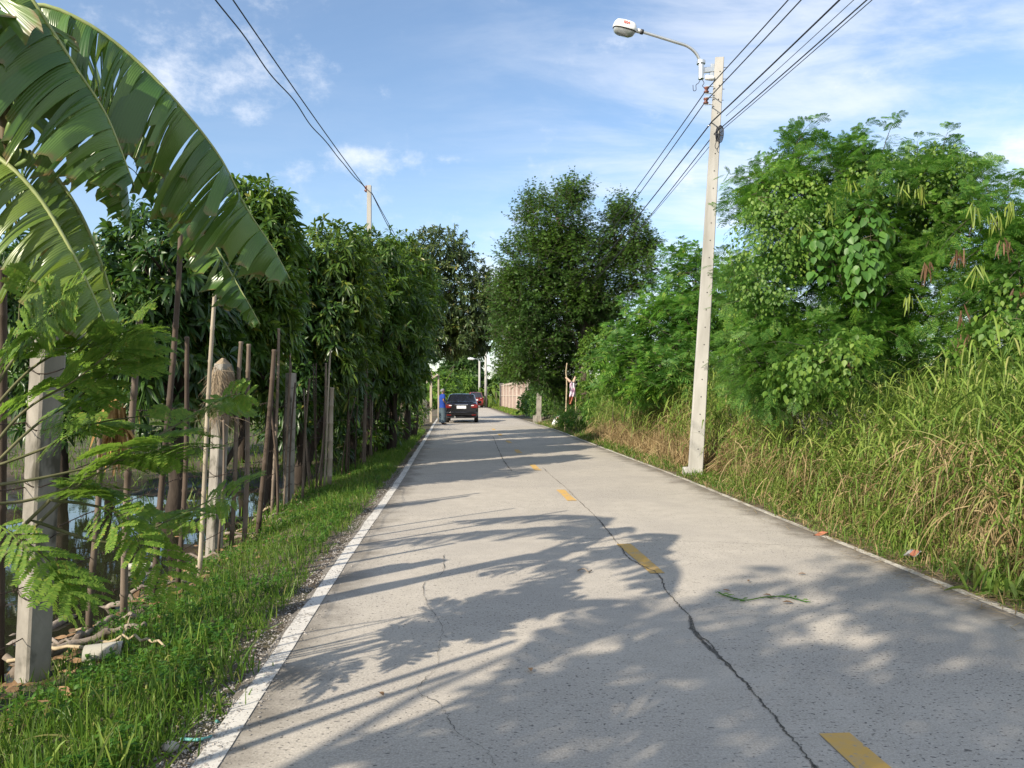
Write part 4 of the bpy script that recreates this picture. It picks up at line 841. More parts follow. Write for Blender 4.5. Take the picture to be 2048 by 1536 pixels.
        for y in (.78, 3.45):
            c = np.array([s * .74, y, .31]); th = np.arange(20) / 20 * 6.283; sec = [(-.1, .22), (-.1, .29), (-.07, .31), (.07, .31), (.1, .29), (.1, .22)]
            P = np.stack([[c + (s * a, r * math.cos(q), r * math.sin(q)) for q in th] for a, r in sec]); g = Geo(); g.grid(P, close=True); w_ = part(g, 'wheel', m_tyre)
            g = Geo(); P = np.stack([[c + (s * a, r * math.cos(q), r * math.sin(q)) for q in th] for a, r in ((.085, .218), (.1, .2), (.07, .16), (.06, .05), (.085, .04), (.085, .002))]); g.grid(P, close=True); part(g, 'rim', m_rim, w_)
    g = Geo(); g.box((0, -.03, .915 if not boxy else 1.06), (.33, .02, .022), bev=.008); part(g, 'chrome_strip', m_chrome, smooth=False)
    g = Geo(); g.box((0, -.022, .79 if not boxy else .86), (.235, .014, .075), bev=.006); part(g, 'number_plate', m_plate, smooth=False)
    g = Geo(); g.tube([(-.80, .06, .52), (-.5, -.035, .53), (0, -.055, .53), (.5, -.035, .53), (.80, .06, .52)], .045, 8); g.tube([(-.72, .05, .30), (0, -.02, .29), (.72, .05, .30)], .04, 8); part(g, 'bumper', paint)
    g = Geo(); g.tube([(0, t0 + .1, h - .01), (0, t0 - .06, h + .14)], [.016, .005], 6); part(g, 'aerial', m_dark)
    return o
ry = lambda y: math.atan2(-(xl(y + 6) - xl(y - 6)), 12.0)
car('parked_car', 'black saloon parked at the left road edge, seen from behind', (-2.52, 37.4, .0), ry(38) - R(1.5), m_black, 0)
car('parked_car', 'dark red car half hidden beyond the black saloon', (-3.95, 82, .0), ry(80), m_redp, 0, 1.72, True)

# ------------------------------------------------------------------ person by the car
def person():
    D = 35.6; base = at(885, 851, D); base[2] = .0
    o = thing('person', 'person in a blue shirt and long grey-blue trousers standing by the car, hand on hip', 'person', base, rz=R(-62))
    # local frame: the person faces +y, x to their right
    J = {'pelvis': (0, 0, .90), 'waist': (0, .0, 1.05), 'chest': (0, -.01, 1.25), 'neck': (0, 0, 1.42), 'throat': (0, .015, 1.48), 'head': (0, .03, 1.58), 'crown': (0, .02, 1.67)}
    rad = {'pelvis': (.15, .105), 'waist': (.135, .10), 'chest': (.16, .11), 'neck': (.058, .058), 'throat': (.052, .055), 'head': (.075, .09), 'crown': (.05, .06)}
    E = [('pelvis', 'waist'), ('waist', 'chest'), ('chest', 'neck'), ('neck', 'throat'), ('throat', 'head'), ('head', 'crown')]
    def add(n, p, r, par): J[n] = p; rad[n] = (r, r); E.append((par, n))
    J['nose'] = (0, .135, 1.575); rad['nose'] = (.014, .018); E.append(('head', 'nose'))
    for s, t in ((1, 'r'), (-1, 'l')):
        add('sh' + t, (s * .18, 0, 1.38), .06, 'chest')
        el, wr = ((s * .34, -.10, 1.14), (s * .20, .10, .98)) if s > 0 else ((s * .25, -.02, 1.10), (s * .24, .10, .88))
        add('el' + t, el, .042, 'sh' + t); add('fa' + t, tuple(np.array(el) * .5 + np.array(wr) * .5), .036, 'el' + t); add('wr' + t, wr, .026, 'fa' + t)
        dv = unit(np.array(wr) - np.array(el)); lat = unit(np.cross(dv, (s * 1.0, .2, .3))); pal = np.array(wr) + dv * .06; add('pa' + t, tuple(pal), .030, 'wr' + t)
        inw = np.cross(dv, lat)
        for k, (off, ln) in enumerate(((-.028, .062), (-.010, .075), (.010, .07), (.027, .055))):
            a = pal + dv * .035 + lat * off; m_ = a + dv * ln * .5 + inw * .006; e_ = m_ + dv * ln * .4 + inw * .02
            add(f'f{k}a{t}', tuple(a), .011, 'pa' + t); add(f'f{k}b{t}', tuple(m_), .009, f'f{k}a{t}'); add(f'f{k}c{t}', tuple(e_), .008, f'f{k}b{t}')
        a = pal - lat * .035 + dv * -.005; add('tha' + t, tuple(a), .012, 'pa' + t); add('thb' + t, tuple(a - lat * .02 + dv * .03), .010, 'tha' + t)
        add('hip' + t, (s * .095, 0, .84), .085, 'pelvis'); add('kn' + t, (s * .10, .02 * s, .47), .056, 'hip' + t); add('an' + t, (s * .10, -.02, .085), .038, 'kn' + t); add('ft' + t, (s * .11, .08, .04), .036, 'an' + t); add('to' + t, (s * .115, .17, .03), .028, 'ft' + t)
    names = list(J); me = bpy.data.meshes.new('body'); me.from_pydata([J[n] for n in names], [(names.index(a), names.index(b_)) for a, b_ in E], [])
    bo = bpy.data.objects.new('body', me); COL.objects.link(bo)
    sk = bo.modifiers.new('skin', 'SKIN'); sk.use_smooth_shade = True; sd = bo.modifiers.new('sub', 'SUBSURF'); sd.levels = 1; sd.render_levels = 1
    for i, n in enumerate(names): me.skin_vertices[0].data[i].radius = rad[n]
    me.skin_vertices[0].data[0].use_root = True
    bpy.context.view_layer.update(); ev = bo.evaluated_get(bpy.context.evaluated_depsgraph_get()); bm_ = bpy.data.meshes.new_from_object(ev); bpy.data.objects.remove(bo)
    bo = bpy.data.objects.new('body', bm_); COL.objects.link(bo); bo.parent = o
    m_skin = plain('brown_skin', (.22, .12, .075), .6); bm_.materials.clear(); bm_.materials.append(m_skin)
    m_shirt = surf('blue_shirt', (.010, .035, .20), (.016, .055, .29), 14, .85, .3); m_trou = surf('grey_blue_trousers', (.055, .08, .10), (.085, .12, .145), 14, .9, .3); m_hair = surf('grey_hair', (.12, .12, .12), (.30, .29, .28), 40, .8, .4); m_slip = plain('brown_sandal', (.10, .05, .03), .7)
    def lo(rows, nm, m, n=16, parent=o):
        g = Geo(); P = []
        for c, rx, ry_ in rows:
            th = np.arange(n) / n * 6.283; P.append(np.stack([c[0] + rx * np.cos(th), c[1] + ry_ * np.sin(th), c[2] + 0 * th + .006 * np.sin(5 * th)], 1))
        g.grid(np.stack(P), close=True); q = g.build(nm, m); q.parent = parent; return q
    lo([((0, 0, .80), .205, .15), ((0, 0, .88), .195, .145), ((0, 0, 1.02), .18, .135), ((0, -.01, 1.2), .195, .145), ((0, -.01, 1.32), .19, .13), ((0, 0, 1.40), .15, .095), ((0, 0, 1.45), .085, .075)], 'shirt', m_shirt)
    def sleeve(a, b_, r0, r1):
        a, b_ = np.array(a), np.array(b_); g = Geo(); g.tube([a, a + (b_ - a) * .35, a + (b_ - a) * .7, b_], [r0, r0 * 1.02, r1 * 1.05, r1], 12, cap=False); q = g.build('sleeve', m_shirt); q.parent = o
    sleeve((.14, 0, 1.40), (.30, -.065, 1.20), .078, .072); sleeve((-.14, 0, 1.40), (-.23, -.015, 1.18), .078, .072)
    # trousers: one garment, waist and two wide legs
    g = Geo(); th = np.arange(16) / 16 * 6.283
    def rg(cx, cy, cz, rx, ry_): return np.stack([cx + rx * np.cos(th), cy + ry_ * np.sin(th), cz + .008 * np.sin(4 * th)], 1)
    g.grid(np.stack([rg(0, 0, .96, .165, .125), rg(0, 0, .86, .185, .135), rg(0, 0, .74, .19, .14)]), close=True)
    for s in (-1, 1): g.grid(np.stack([rg(s * .085, 0, .80, .11, .135), rg(s * .095, .01 * s, .6, .105, .125), rg(s * .10, .02 * s, .4, .10, .115), rg(s * .105, 0, .2, .105, .115), rg(s * .11, -.01, .09, .11, .12)]), close=True)
    q = g.build('trousers', m_trou); q.parent = o
    for s in (-1, 1):
        g = Geo(); g.box((s * .112, .065, .012), (.052, .135, .012), bev=.01); g.box((s * .112, .11, .052), (.05, .03, .012), bev=.008); q = g.build('sandal', m_slip, smooth=False); q.parent = o
    g = Geo(); c = np.array([0, .01, 1.605]); P = np.stack([[c + ((.088 + .005 * math.sin(7 * a)) * math.sin(u) * math.cos(a), .108 * math.sin(u) * math.sin(a) - .012, .098 * math.cos(u) - (.02 if math.sin(a) < 0 else -.02) * math.sin(u)) for a in th] for u in np.linspace(.05, 1.75, 8)]); g.grid(P, close=True); q = g.build('hair', m_hair); q.parent = o
    m_eye = plain('dark_eye', (.02, .015, .012), .3); m_lip = plain('lips', (.2, .08, .06), .6)
    for s in (-1, 1):
        g = Geo(); g.tube([(s * .034 - .01, .106, 1.585), (s * .034 + .01, .106, 1.585)], .008, 8); q = g.build('eye', m_eye); q.parent = o
        g = Geo(); g.box((s * .086, .02, 1.575), (.012, .02, .032), bev=.008); q = g.build('ear', m_skin); q.parent = o
    g = Geo(); g.tube([(-.024, .108, 1.535), (0, .114, 1.533), (.024, .108, 1.535)], .006, 6); q = g.build('mouth', m_lip); q.parent = o
person()

# ------------------------------------------------------------------ trees
m_bark = surf('bark', (.06, .045, .035), (.15, .12, .09), 7, .9, .6, .02, (1, 1, .25), c3=(.10, .11, .09), s3=2)
m_barkd = surf('dark_bark', (.028, .021, .016), (.075, .058, .045), 7, .9, .6, .02, (1, 1, .25))
m_twig = surf('green_twig', (.07, .08, .03), (.16, .15, .08), 10, .8, .2)
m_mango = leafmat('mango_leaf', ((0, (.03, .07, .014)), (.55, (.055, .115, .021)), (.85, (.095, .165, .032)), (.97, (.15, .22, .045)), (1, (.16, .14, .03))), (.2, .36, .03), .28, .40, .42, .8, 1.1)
m_mango3 = leafmat('young_mango_leaf', ((0, (.034, .075, .014)), (.55, (.06, .12, .021)), (.85, (.10, .165, .032)), (1, (.19, .2, .05))), (.25, .38, .04), .3, .40, .42, .8, .8)
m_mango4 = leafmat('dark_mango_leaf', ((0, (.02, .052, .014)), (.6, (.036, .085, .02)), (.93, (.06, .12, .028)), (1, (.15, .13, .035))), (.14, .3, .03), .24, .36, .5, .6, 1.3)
m_mango2 = leafmat('grey_mango_leaf', ((0, (.03, .055, .02)), (.6, (.055, .09, .03)), (.92, (.09, .13, .04)), (1, (.16, .13, .05))), (.16, .24, .04), .24, .42, .45, .7, .9)
m_tam = leafmat('tamarind_leaf', ((0, (.028, .074, .019)), (.6, (.055, .122, .027)), (1, (.095, .17, .037))), (.18, .34, .04), .34, .5, .3, .8, .6)
m_leuc = leafmat('feathery_leaf', ((0, (.045, .125, .028)), (.5, (.075, .185, .035)), (.85, (.12, .24, .045)), (1, (.2, .27, .07))), (.2, .46, .05), .36, .5, .3, .8, 1.0)
m_sap = leafmat('sapling_leaf', ((0, (.10, .19, .03)), (.5, (.15, .26, .04)), (.9, (.22, .32, .055)), (1, (.27, .26, .05))), (.3, .5, .06), .42, .5, .3)
m_vine = leafmat('vine_leaf', ((0, (.055, .125, .02)), (.6, (.10, .19, .03)), (1, (.17, .26, .05))), (.25, .45, .05), .35, .5, .35, .5, 2.0)
m_heart = leafmat('heart_leaf', ((0, (.05, .13, .025)), (.6, (.075, .18, .03)), (1, (.11, .22, .04))), (.25, .5, .05), .3, .45, .35)
m_podg = leafmat('green_pod', ((0, (.13, .20, .035)), (.6, (.22, .29, .05)), (1, (.32, .32, .08))), (.5, .55, .1), .3, .5, .3)
m_podb = leafmat('brown_pod', ((0, (.085, .045, .026)), (1, (.2, .115, .065))), (.3, .15, .06), .15, .6, .3)
m_far = leafmat('far_leaf', ((0, (.02, .05, .012)), (.6, (.04, .085, .018)), (1, (.07, .12, .03))), (.15, .3, .04), .3, .5, .3, .9, .35)
m_lime = leafmat('lime_leaf', ((0, (.07, .15, .02)), (.6, (.13, .23, .03)), (1, (.26, .27, .05))), (.35, .5, .05), .4, .5, .3)

def crown_pts(lobes, n, lo=.5, floor=None):
    """points through a crown made of ellipsoid lobes (cx, cy, cz, rx, ry, rz), with the outward direction"""
    Lb = np.array(lobes, float); w = (Lb[:, 3] * Lb[:, 4] * Lb[:, 5]) ** .72; k = rng.choice(len(Lb), n, p=w / w.sum()); b_ = Lb[k]
    u = unit(rng.normal(size=(n, 3))); r = (lo ** 3 + (1 - lo ** 3) * rng.random(n)) ** (1 / 3) * np.clip(1 + .10 * rng.normal(size=n), .7, 1.13)
    p = b_[:, :3] + u * r[:, None] * b_[:, 3:6]; o = unit(u / b_[:, 3:6])
    ok = p[:, 2] > (zg(p[:, 0], p[:, 1]) + .25 if floor is None else floor); return p[ok], o[ok]
def limbs(g, trunk, targets, r0, sides=7, mi=0):
    """trunk polyline with limbs to some crown points"""
    T = spline(trunk, 18); g.tube(T, np.linspace(r0, r0 * .38, 18) * (1 + .05 * rng.normal(size=18)), 10, mi)
    for q in targets:
        i = rng.integers(6, 17); a = T[i]; v = q - a; ln = np.linalg.norm(v); m1 = a + v * .4 + np.array([0, 0, .16 * ln]) + .08 * ln * rng.normal(size=3); m2 = a + v * .75 + np.array([0, 0, .09 * ln]) + .05 * ln * rng.normal(size=3)
        rr = r0 * (.42 - .012 * i); g.tube(spline([a, m1, m2, q], 10), np.linspace(rr, .008, 10), sides if rr > .03 else 5, mi)
LANCE = (.18, .72, 1, .92, .62, .05)
def rosettes(g, p, o, K, L0, L1, W, prof=LANCE, cols=3, up=.45, mi=0):
    M_ = len(p); ax = unit(o + up * ZUP + .35 * rng.normal(size=(M_, 3))); u = unit(np.cross(ax, rng.normal(size=(M_, 3)))); v = np.cross(ax, u)
    for k in range(K):
        ph = k * 2.4 + rng.random(M_) * .8; th = (.45 + 1.15 * k / K) + .2 * rng.normal(size=M_)
        d = ax * np.cos(th)[:, None] + (u * np.cos(ph)[:, None] + v * np.sin(ph)[:, None]) * np.sin(th)[:, None]
        b_ = p - ax * (.10 * k / K) + d * .012; n = ax + .45 * rng.normal(size=(M_, 3)) * .5 + .15 * ZUP
        L_ = L0 + (L1 - L0) * rng.random(M_); g.blades(b_, d, n, L_, L_ * W, .2 + .55 * rng.random(M_), prof, .28, cols, mi)
def tree(name, label, group, base, lobes, trunk, r0, kind='mango', nr=600, K=14, ln=(.17, .28), W=.22, leaf=None, cols=3, nl=10, lo=.5, bark=None, cat='tree', prof=LANCE, extra=None, floor=None):
    base = np.asarray(base, float); t = thing(name, label, cat, base, group)
    p, o = crown_pts(lobes, nr, lo, floor); g = Geo(); rosettes(g, p, o, K, *ln, W, prof, cols)
    c = g.build('crown', leaf or m_mango); c.parent = t; c.location = -base
    g = Geo(); limbs(g, trunk, p[rng.choice(len(p), min(nl, len(p)), False)], r0); c = g.build('trunk', bark or m_barkd); c.parent = t; c.location = -base
    return t
def gb(x, y): return np.array([x, y, float(zg(x, y)) - .1])

MG = 'mango trees behind the fence'
def mango(px, d, top, bot, rpx, label, x=None, nr=806, lean=(0, 0), **kw):
    """a low mango tree: crown centred on column px at distance d, between picture heights top and bot"""
    c = at(px, (top + bot) / 2, d); zt = at(px, top, d)[2]; zb = at(px, bot, d)[2]; rx = rpx / FPX * d; h = (zt - zb) / 2
    lob = [(c[0], d, zb + h * 1.05, rx * .86, rx * .95, h * .9)]
    for k in range(6): a = k * 1.05 + rng.random(); q = .55; lob.append((c[0] + rx * q * math.cos(a), d + rx * q * math.sin(a), zb + h * (.75 + .75 * rng.random()), rx * .5, rx * .55, h * .52))
    lob.append((c[0] + .2 * rx * rng.normal(), d, zt - h * .42, rx * .5, rx * .5, h * .46))
    b_ = gb(c[0] + lean[0], d + lean[1] + .3)
    return tree('mango_tree', label, MG, b_, lob, [b_, b_ + (.12 - lean[0] * .2, -.1, .7), (c[0] - lean[0] * .3 + .1, d + .1, zb + h * .6), (c[0], d, zb + h * 1.5)], .13, nr=nr, **kw)
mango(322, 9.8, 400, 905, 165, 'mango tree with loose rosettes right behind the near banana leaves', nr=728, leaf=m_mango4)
mango(520, 11.6, 345, 845, 95, 'tallest near mango tree, crown topping the arched banana leaf', nr=832, leaf=m_mango)
mango(655, 15.0, 445, 860, 115, 'dense mango tree just left of the pole that rises behind the orchard', nr=936, lean=(-.7, .3), leaf=m_mango3)
mango(775, 19.0, 480, 850, 90, 'rounded mango tree overhanging the fence beside the road', nr=910, K=13, leaf=m_mango)
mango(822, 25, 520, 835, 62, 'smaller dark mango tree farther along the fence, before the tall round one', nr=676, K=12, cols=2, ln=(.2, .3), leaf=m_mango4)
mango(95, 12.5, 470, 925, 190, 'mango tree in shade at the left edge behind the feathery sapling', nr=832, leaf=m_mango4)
mango(470, 17.5, 520, 875, 140, 'low shaded mango tree deep in the orchard behind the tallest near one', nr=728, cols=2, leaf=m_mango3)
mango(200, 19, 520, 875, 190, 'far orchard mango tree glimpsed between the left hand trunks', nr=728, cols=2, leaf=m_mango)
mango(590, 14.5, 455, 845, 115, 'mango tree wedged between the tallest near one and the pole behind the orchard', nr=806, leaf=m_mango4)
mango(720, 17.5, 450, 850, 100, 'broad topped mango tree right of the pole behind the orchard', nr=858, K=13, leaf=m_mango)
mango(805, 22, 480, 830, 72, 'glossy mango tree leaning over the fence left of the tall round one', nr=728, K=12, cols=2, ln=(.2, .3), leaf=m_mango3)
mango(410, 11.0, 430, 895, 110, 'mango tree filling the gap beneath the arched banana leaf', nr=624, leaf=m_mango)
# drooping low branches by the fence
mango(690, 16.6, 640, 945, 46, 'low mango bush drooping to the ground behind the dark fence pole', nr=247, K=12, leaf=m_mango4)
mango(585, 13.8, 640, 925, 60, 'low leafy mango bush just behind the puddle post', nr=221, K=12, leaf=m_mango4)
# the tall round tree over the car
c = at(888, 565, 43); tree('mango_tree', 'tall round greyish mango tree overhanging the road above the black saloon', MG, gb(-6.0, 43),
     [(c[0] - .4, 43, 7.2, 3.0, 3.0, 3.5), (c[0] - 1.6, 42, 6.3, 2.4, 2.6, 2.6), (c[0] + 1.5, 43, 6.4, 1.9, 2.4, 2.4), (c[0] - .2, 42.5, 9.6, 1.7, 2.2, 1.4), (c[0] + 2.2, 43, 5.0, 1.4, 1.8, 1.3), (c[0] - .2, 42, 4.6, 2.6, 2.4, 1.1), (c[0] - 2.0, 42, 8.8, 1.3, 1.6, 1.2), (c[0] + 2.3, 42.5, 6.0, 1.2, 1.6, 1.4), (c[0] + 2.7, 43, 7.6, 1.0, 1.4, 1.2), (c[0] + 2.9, 43, 6.2, .8, 1.3, 1.1), (c[0] + 1.5, 42, 5.1, 1.1, 1.5, .8)],
     [gb(-6.0, 43), (-5.8, 43, 2.2), (-4.9, 43, 4.6), (c[0], 43, 8)], .3, nr=2700, K=11, ln=(.26, .42), W=.24, leaf=m_mango2, cols=2, nl=16, lo=.6)

# --- feathery trees: compound leaves on arching sprays
def sprays(B, D, Ln, nl, leafL, sag=.35, twig=None, tg=None):
    """leaf bases, directions and normals along branches; draws the branches into tg"""
    k = len(B); D = unit(D); t = (np.arange(nl) + .8) / nl
    pos = B[:, None] + D[:, None] * (Ln[:, None] * t)[..., None]; pos[..., 2] -= (Ln * sag)[:, None] * t ** 2
    tan = np.repeat(D[:, None], nl, 1).copy(); tan[..., 2] -= 2 * sag * t[None] * .8; tan = unit(tan)
    sd = unit(np.cross(tan, ZUP + .01)); up = np.cross(sd, tan); ph = np.arange(nl)[None] * 2.4 + rng.random((k, 1)) * 6.28 + .4 * rng.normal(size=(k, nl))
    rad = sd * np.cos(ph)[..., None] + up * (np.sin(ph) * .8 + .25)[..., None]; fw = (.35 + .7 * t ** 3)[None, :, None]
    d = unit(tan * fw + rad); n = ZUP * .9 + .35 * rng.normal(size=(k, nl, 3))
    L_ = leafL * (.7 + .5 * rng.random((k, nl))) * (1.1 - .45 * t[None] ** 2)
    if tg is not None: tg.blades(np.concatenate([B, B]), np.concatenate([D, D]), np.concatenate([np.cross(D, ZUP + .01), ZUP + 0 * D]), np.tile(Ln * 1.05, 2), twig or .012, np.tile(np.full(k, sag * 1.05), 2), (1, .9, .7, .5, .3))
    return pos.reshape(-1, 3), d.reshape(-1, 3), n.reshape(-1, 3), L_.ravel()
def pinnae(p, d, n, L_, npair, ratio, sag=.3, a0=.18, ang=62):
    """side leaflets along each leaf axis"""
    k = len(p); d = unit(d); sd = unit(np.cross(d, n)); t = np.linspace(a0, 1, npair); pos = p[:, None] + d[:, None] * (L_[:, None] * (t - .38 * sag * t ** 2)[None])[..., None]; pos[..., 2] -= (L_ * sag * .9)[:, None] * t ** 2
    O = []; ca, sa = math.cos(R(ang)), math.sin(R(ang)); nn = np.cross(sd, d)
    for s in (1, -1):
        dd = d[:, None] * (ca + .5 * t[None, :, None] ** 4) + sd[:, None] * (s * sa) + .08 * rng.normal(size=(k, npair, 3)); dd[..., 2] -= .12
        O.append((pos.reshape(-1, 3), dd.reshape(-1, 3), np.repeat(nn, npair, 0), np.repeat(L_ * ratio, npair) * np.tile(.62 + .55 * np.sin(t * 2.6), k)))
    return tuple(np.concatenate(q) for q in zip(*O))
def feather(g, p, d, n, L_, npair=6, ratio=.45, w=.2, detail=1, sag=.35, rachis=True, nl=11, lw=.34):
    if rachis: g.blades(p, d, n, L_, .006, sag, (1, .7, .3))
    q = pinnae(p, d, n, L_, npair, ratio, sag)
    if detail == 1: g.blades(*q[:3], q[3], q[3] * w, .22, (.55, 1, .85, .12))
    elif detail == 2:                                      # toothed strip: a few broad leaflets
        r = pinnae(*q[:3], q[3], 6, .2, .22, .08, 68); g.blades(*r[:3], r[3], r[3] * .5, .0, (.6, 1, .15))
    else:
        g.blades(*q[:3], q[3], .0028, .22, (1, .8, .4)); r = pinnae(*q[:3], q[3], nl, .155, .22, .07, 72); g.blades(*r[:3], r[3], r[3] * lw, .0, (.45, 1, .8, .12))

FG = 'feathery trees on the right bank'
def leuc(label, base, lobes, trunks, r0, nb, leafL=.24, nl=9, bl=(.5, 1.0), detail=1, w=.2, npair=6, pods=(), leaf=None, sag=.3, lo=.45, group=FG, name='feathery_tree', up=.5, nlimb=22, floor=None, cat='tree', ratio=.45):
    base = np.asarray(base, float); t = thing(name, label, cat, base, group)
    p, o = crown_pts(lobes, nb, lo, floor); g = Geo(); tg = Geo()
    D = unit(o * .8 + up * ZUP + .35 * rng.normal(size=p.shape)); Ln = bl[0] + (bl[1] - bl[0]) * rng.random(len(p)); B = p - D * (Ln * .55)[:, None]
    q = sprays(B, D, Ln, nl, leafL, sag, .012, tg); feather(g, *q, npair=npair, detail=detail, w=w, rachis=detail > 0, ratio=ratio)
    c = g.build('crown', leaf or m_leuc); c.parent = t; c.location = -base
    for tr in trunks: limbs(tg, tr, B[rng.choice(len(B), max(3, nlimb // len(trunks)), False)], r0)
    c = tg.build('trunk', m_bark); c.parent = t; c.location = -base
    for (px, py, d, kind, n_) in pods:
        n_ += 4
        a = at(px, py - 18, d); g = Geo(); dd = unit(np.array([0, 0, -1.0]) + .24 * rng.normal(size=(n_, 3)))
        g.blades(a + .03 * rng.normal(size=(n_, 3)), dd, hdir(n_) + .3 * ZUP, .11 + .15 * rng.random(n_), .016, .1, (.4, .9, 1, 1, .9, .2), .15, 3); c = g.build('pod_cluster', m_podg if kind else m_podb); c.parent = t; c.location = -base
        if not kind: tag(c, 'dry brown seed pods')
    return t
def lob(px, py, d, rx, ry, rz): c = at(px, py, d); return (*c, rx, ry, rz)
PODS = [(1605, 465, 9.6, 1, 9), (1660, 430, 9.7, 1, 8), (1842, 395, 9.5, 1, 12), (1805, 390, 9.6, 1, 7), (1725, 545, 9.4, 1, 4), (1855, 545, 9.2, 0, 10), (1700, 720, 9.2, 0, 3), (1818, 610, 9.2, 1, 4), (1740, 365, 9.8, 1, 5), (1700, 380, 9.8, 1, 5)]
PODS2 = [(1948, 430, 8.9, 1, 12), (1990, 450, 8.9, 1, 12), (2020, 430, 8.8, 1, 10), (1960, 555, 8.7, 1, 10), (1915, 520, 8.9, 0, 12), (2000, 655, 8.6, 1, 12), (1925, 640, 8.7, 0, 5), (1932, 690, 8.7, 0, 7), (2010, 500, 8.8, 0, 9), (2035, 600, 8.8, 0, 6)]
b_ = gb(5.6, 11.2)
leuc('tall feathery tree overgrown with creepers, hung with pods, right of the lamp pole', b_,
     [lob(1640, 400, 11, 1.25, 1.2, 1.0), lob(1625, 318, 11, .6, .6, .55), lob(1545, 380, 11, .6, .7, .6), lob(1760, 400, 10.8, 1.2, 1.2, .9), lob(1860, 365, 10.8, .75, .9, .8), lob(1580, 560, 10.8, .9, 1.0, 1.0), lob(1720, 560, 10.6, 1.2, 1.0, .95), lob(1840, 560, 10.4, .8, .9, .7), lob(1565, 680, 10.6, .8, .9, .7), lob(1650, 690, 10.3, 1.0, .9, .6), lob(1730, 690, 10.2, .5, .6, .4)],
     [[b_, b_ + (-.2, 0, 1.4), at(1690, 560, 11), at(1650, 360, 11)], [b_ + (.3, 0, 0), b_ + (.5, 0, 1.3), at(1790, 560, 11), at(1800, 400, 11)]], .075, 560, .25, 10, pods=PODS, detail=2, up=.45)
b_ = gb(5.0, 14.0)
leuc('feathery shrub crowding behind and left of the lamp pole top of the grass', b_,
     [lob(1500, 560, 14.2, .6, .7, .8), lob(1520, 680, 13.8, .8, .8, .8), lob(1510, 730, 12.6, .55, .6, .5), lob(1580, 740, 11.0, .7, .7, .5)], [[b_, b_ + (-.1, 0, 1.5), at(1500, 560, 14.2)]], .05, 190, .25, 9, detail=2)
b_ = gb(7.4, 10.4)
leuc('feathery tree hung with pods at the right edge of the picture', b_,
     [lob(1990, 440, 9.6, .7, .7, .55), lob(2040, 520, 9.4, .8, .8, .7), lob(1975, 600, 9.4, .55, .6, .5), lob(2060, 660, 9.2, .8, .8, .8), lob(2120, 520, 9.4, .9, .9, 1.1), lob(1960, 700, 9.2, .35, .4, .35)],
     [[b_, b_ + (-.1, -.1, 1.2), at(2040, 640, 9.6), at(2000, 430, 9.6)]], .055, 230, .24, 9, pods=PODS2, detail=2)
# a lone upright shoot over the crown, and low growth behind with sky showing through
b_ = gb(7.6, 14.5)
leuc('dark leafy shrub in shade behind the pod hung tree', b_, [lob(1860, 700, 14, 1.3, 1.0, .55), lob(1750, 650, 14, .9, .9, .5), lob(2000, 730, 13.5, 1.1, .9, .5)], [[b_, b_ + (0, 0, 1), at(1860, 690, 14)]], .05, 150, .28, 8, detail=1, floor=1.0)
b_ = gb(3.6, 19)
leuc('bright feathery shrub beyond the lamp pole, over the straw coloured grass', b_,
     [lob(1290, 650, 19, .9, 1.0, .8), lob(1260, 720, 18.5, .9, 1.0, .7), lob(1360, 660, 18, .8, .9, 1.0), lob(1330, 740, 17.5, 1.0, .9, .6)], [[b_, b_ + (0, 0, 1.2), at(1300, 640, 19)]], .06, 260, .30, 9, detail=1, bl=(.6, 1.1))
b_ = gb(5.4, 19)
leuc('pale feathery tree beyond the lamp pole, topping the bright shrub', b_,
     [lob(1375, 560, 19, .75, 1.0, 1.0), lob(1440, 620, 19, .8, 1.0, 1.2), lob(1370, 640, 19.5, .8, .9, 1.0)], [[b_, b_ + (-.1, 0, 1.5), at(1390, 560, 19)]], .07, 230, .30, 9, detail=1, bl=(.6, 1.1))
# round leafy scrub at the verge near the hanging cloth
def bush(label, lobes, n, leaf, L_=(.05, .09), W=.6, K=7, group='leafy bushes along the right verge', name='leafy_bush', lo=.55, base=None, prof=(.3, 1, .85, .08), cols=2, floor=None):
    b_ = gb(lobes[0][0], lobes[0][1]) if base is None else np.asarray(base, float); t = thing(name, label, 'bush', b_, group); p, o = crown_pts(lobes, n, lo, floor); g = Geo(); rosettes(g, p, o, K, *L_, W, prof, cols)
    c = g.build('foliage', leaf); c.parent = t; c.location = -b_; g = Geo()
    for k in range(4):
        g = Geo(); q = p[rng.integers(len(p))]; g.tube(spline([b_ + .1 * rng.normal(size=3) * [1, 1, 0], (b_ + q) / 2 + .1 * rng.normal(size=3), q], 8), np.linspace(.025, .006, 8), 5); c = g.build('stem', m_bark); c.parent = t; c.location = -b_
    return t
bush('leafy green bush behind the short stick of the hanging cloth', [lob(1195, 740, 30.2, 1.0, 1.0, 1.3), lob(1200, 690, 30.5, .9, 1.0, .8), lob(1185, 795, 30, .8, .7, .7), lob(1215, 785, 27, .6, .8, .7)], 1300, m_vine, (.08, .13))
bush('low weedy bush hiding the feet of the two sticks', [lob(1160, 834, 28.0, .75, .6, .45), lob(1128, 838, 28.4, .4, .4, .36), lob(1195, 825, 26.5, .6, .6, .5)], 620, m_weed, (.06, .12), .35)
bush('vine covered bush on the grass beyond the lamp pole', [lob(1245, 760, 22, .8, .9, .6), lob(1300, 770, 20, .6, .9, .45)], 520, m_vine, (.07, .12))
bush('bright leafy bush climbing the near end of the pinkish wall', [lob(1058, 812, 50, .8, 1.2, .9), lob(1068, 790, 48, .6, .9, .8)], 420, m_vine, (.14, .22))

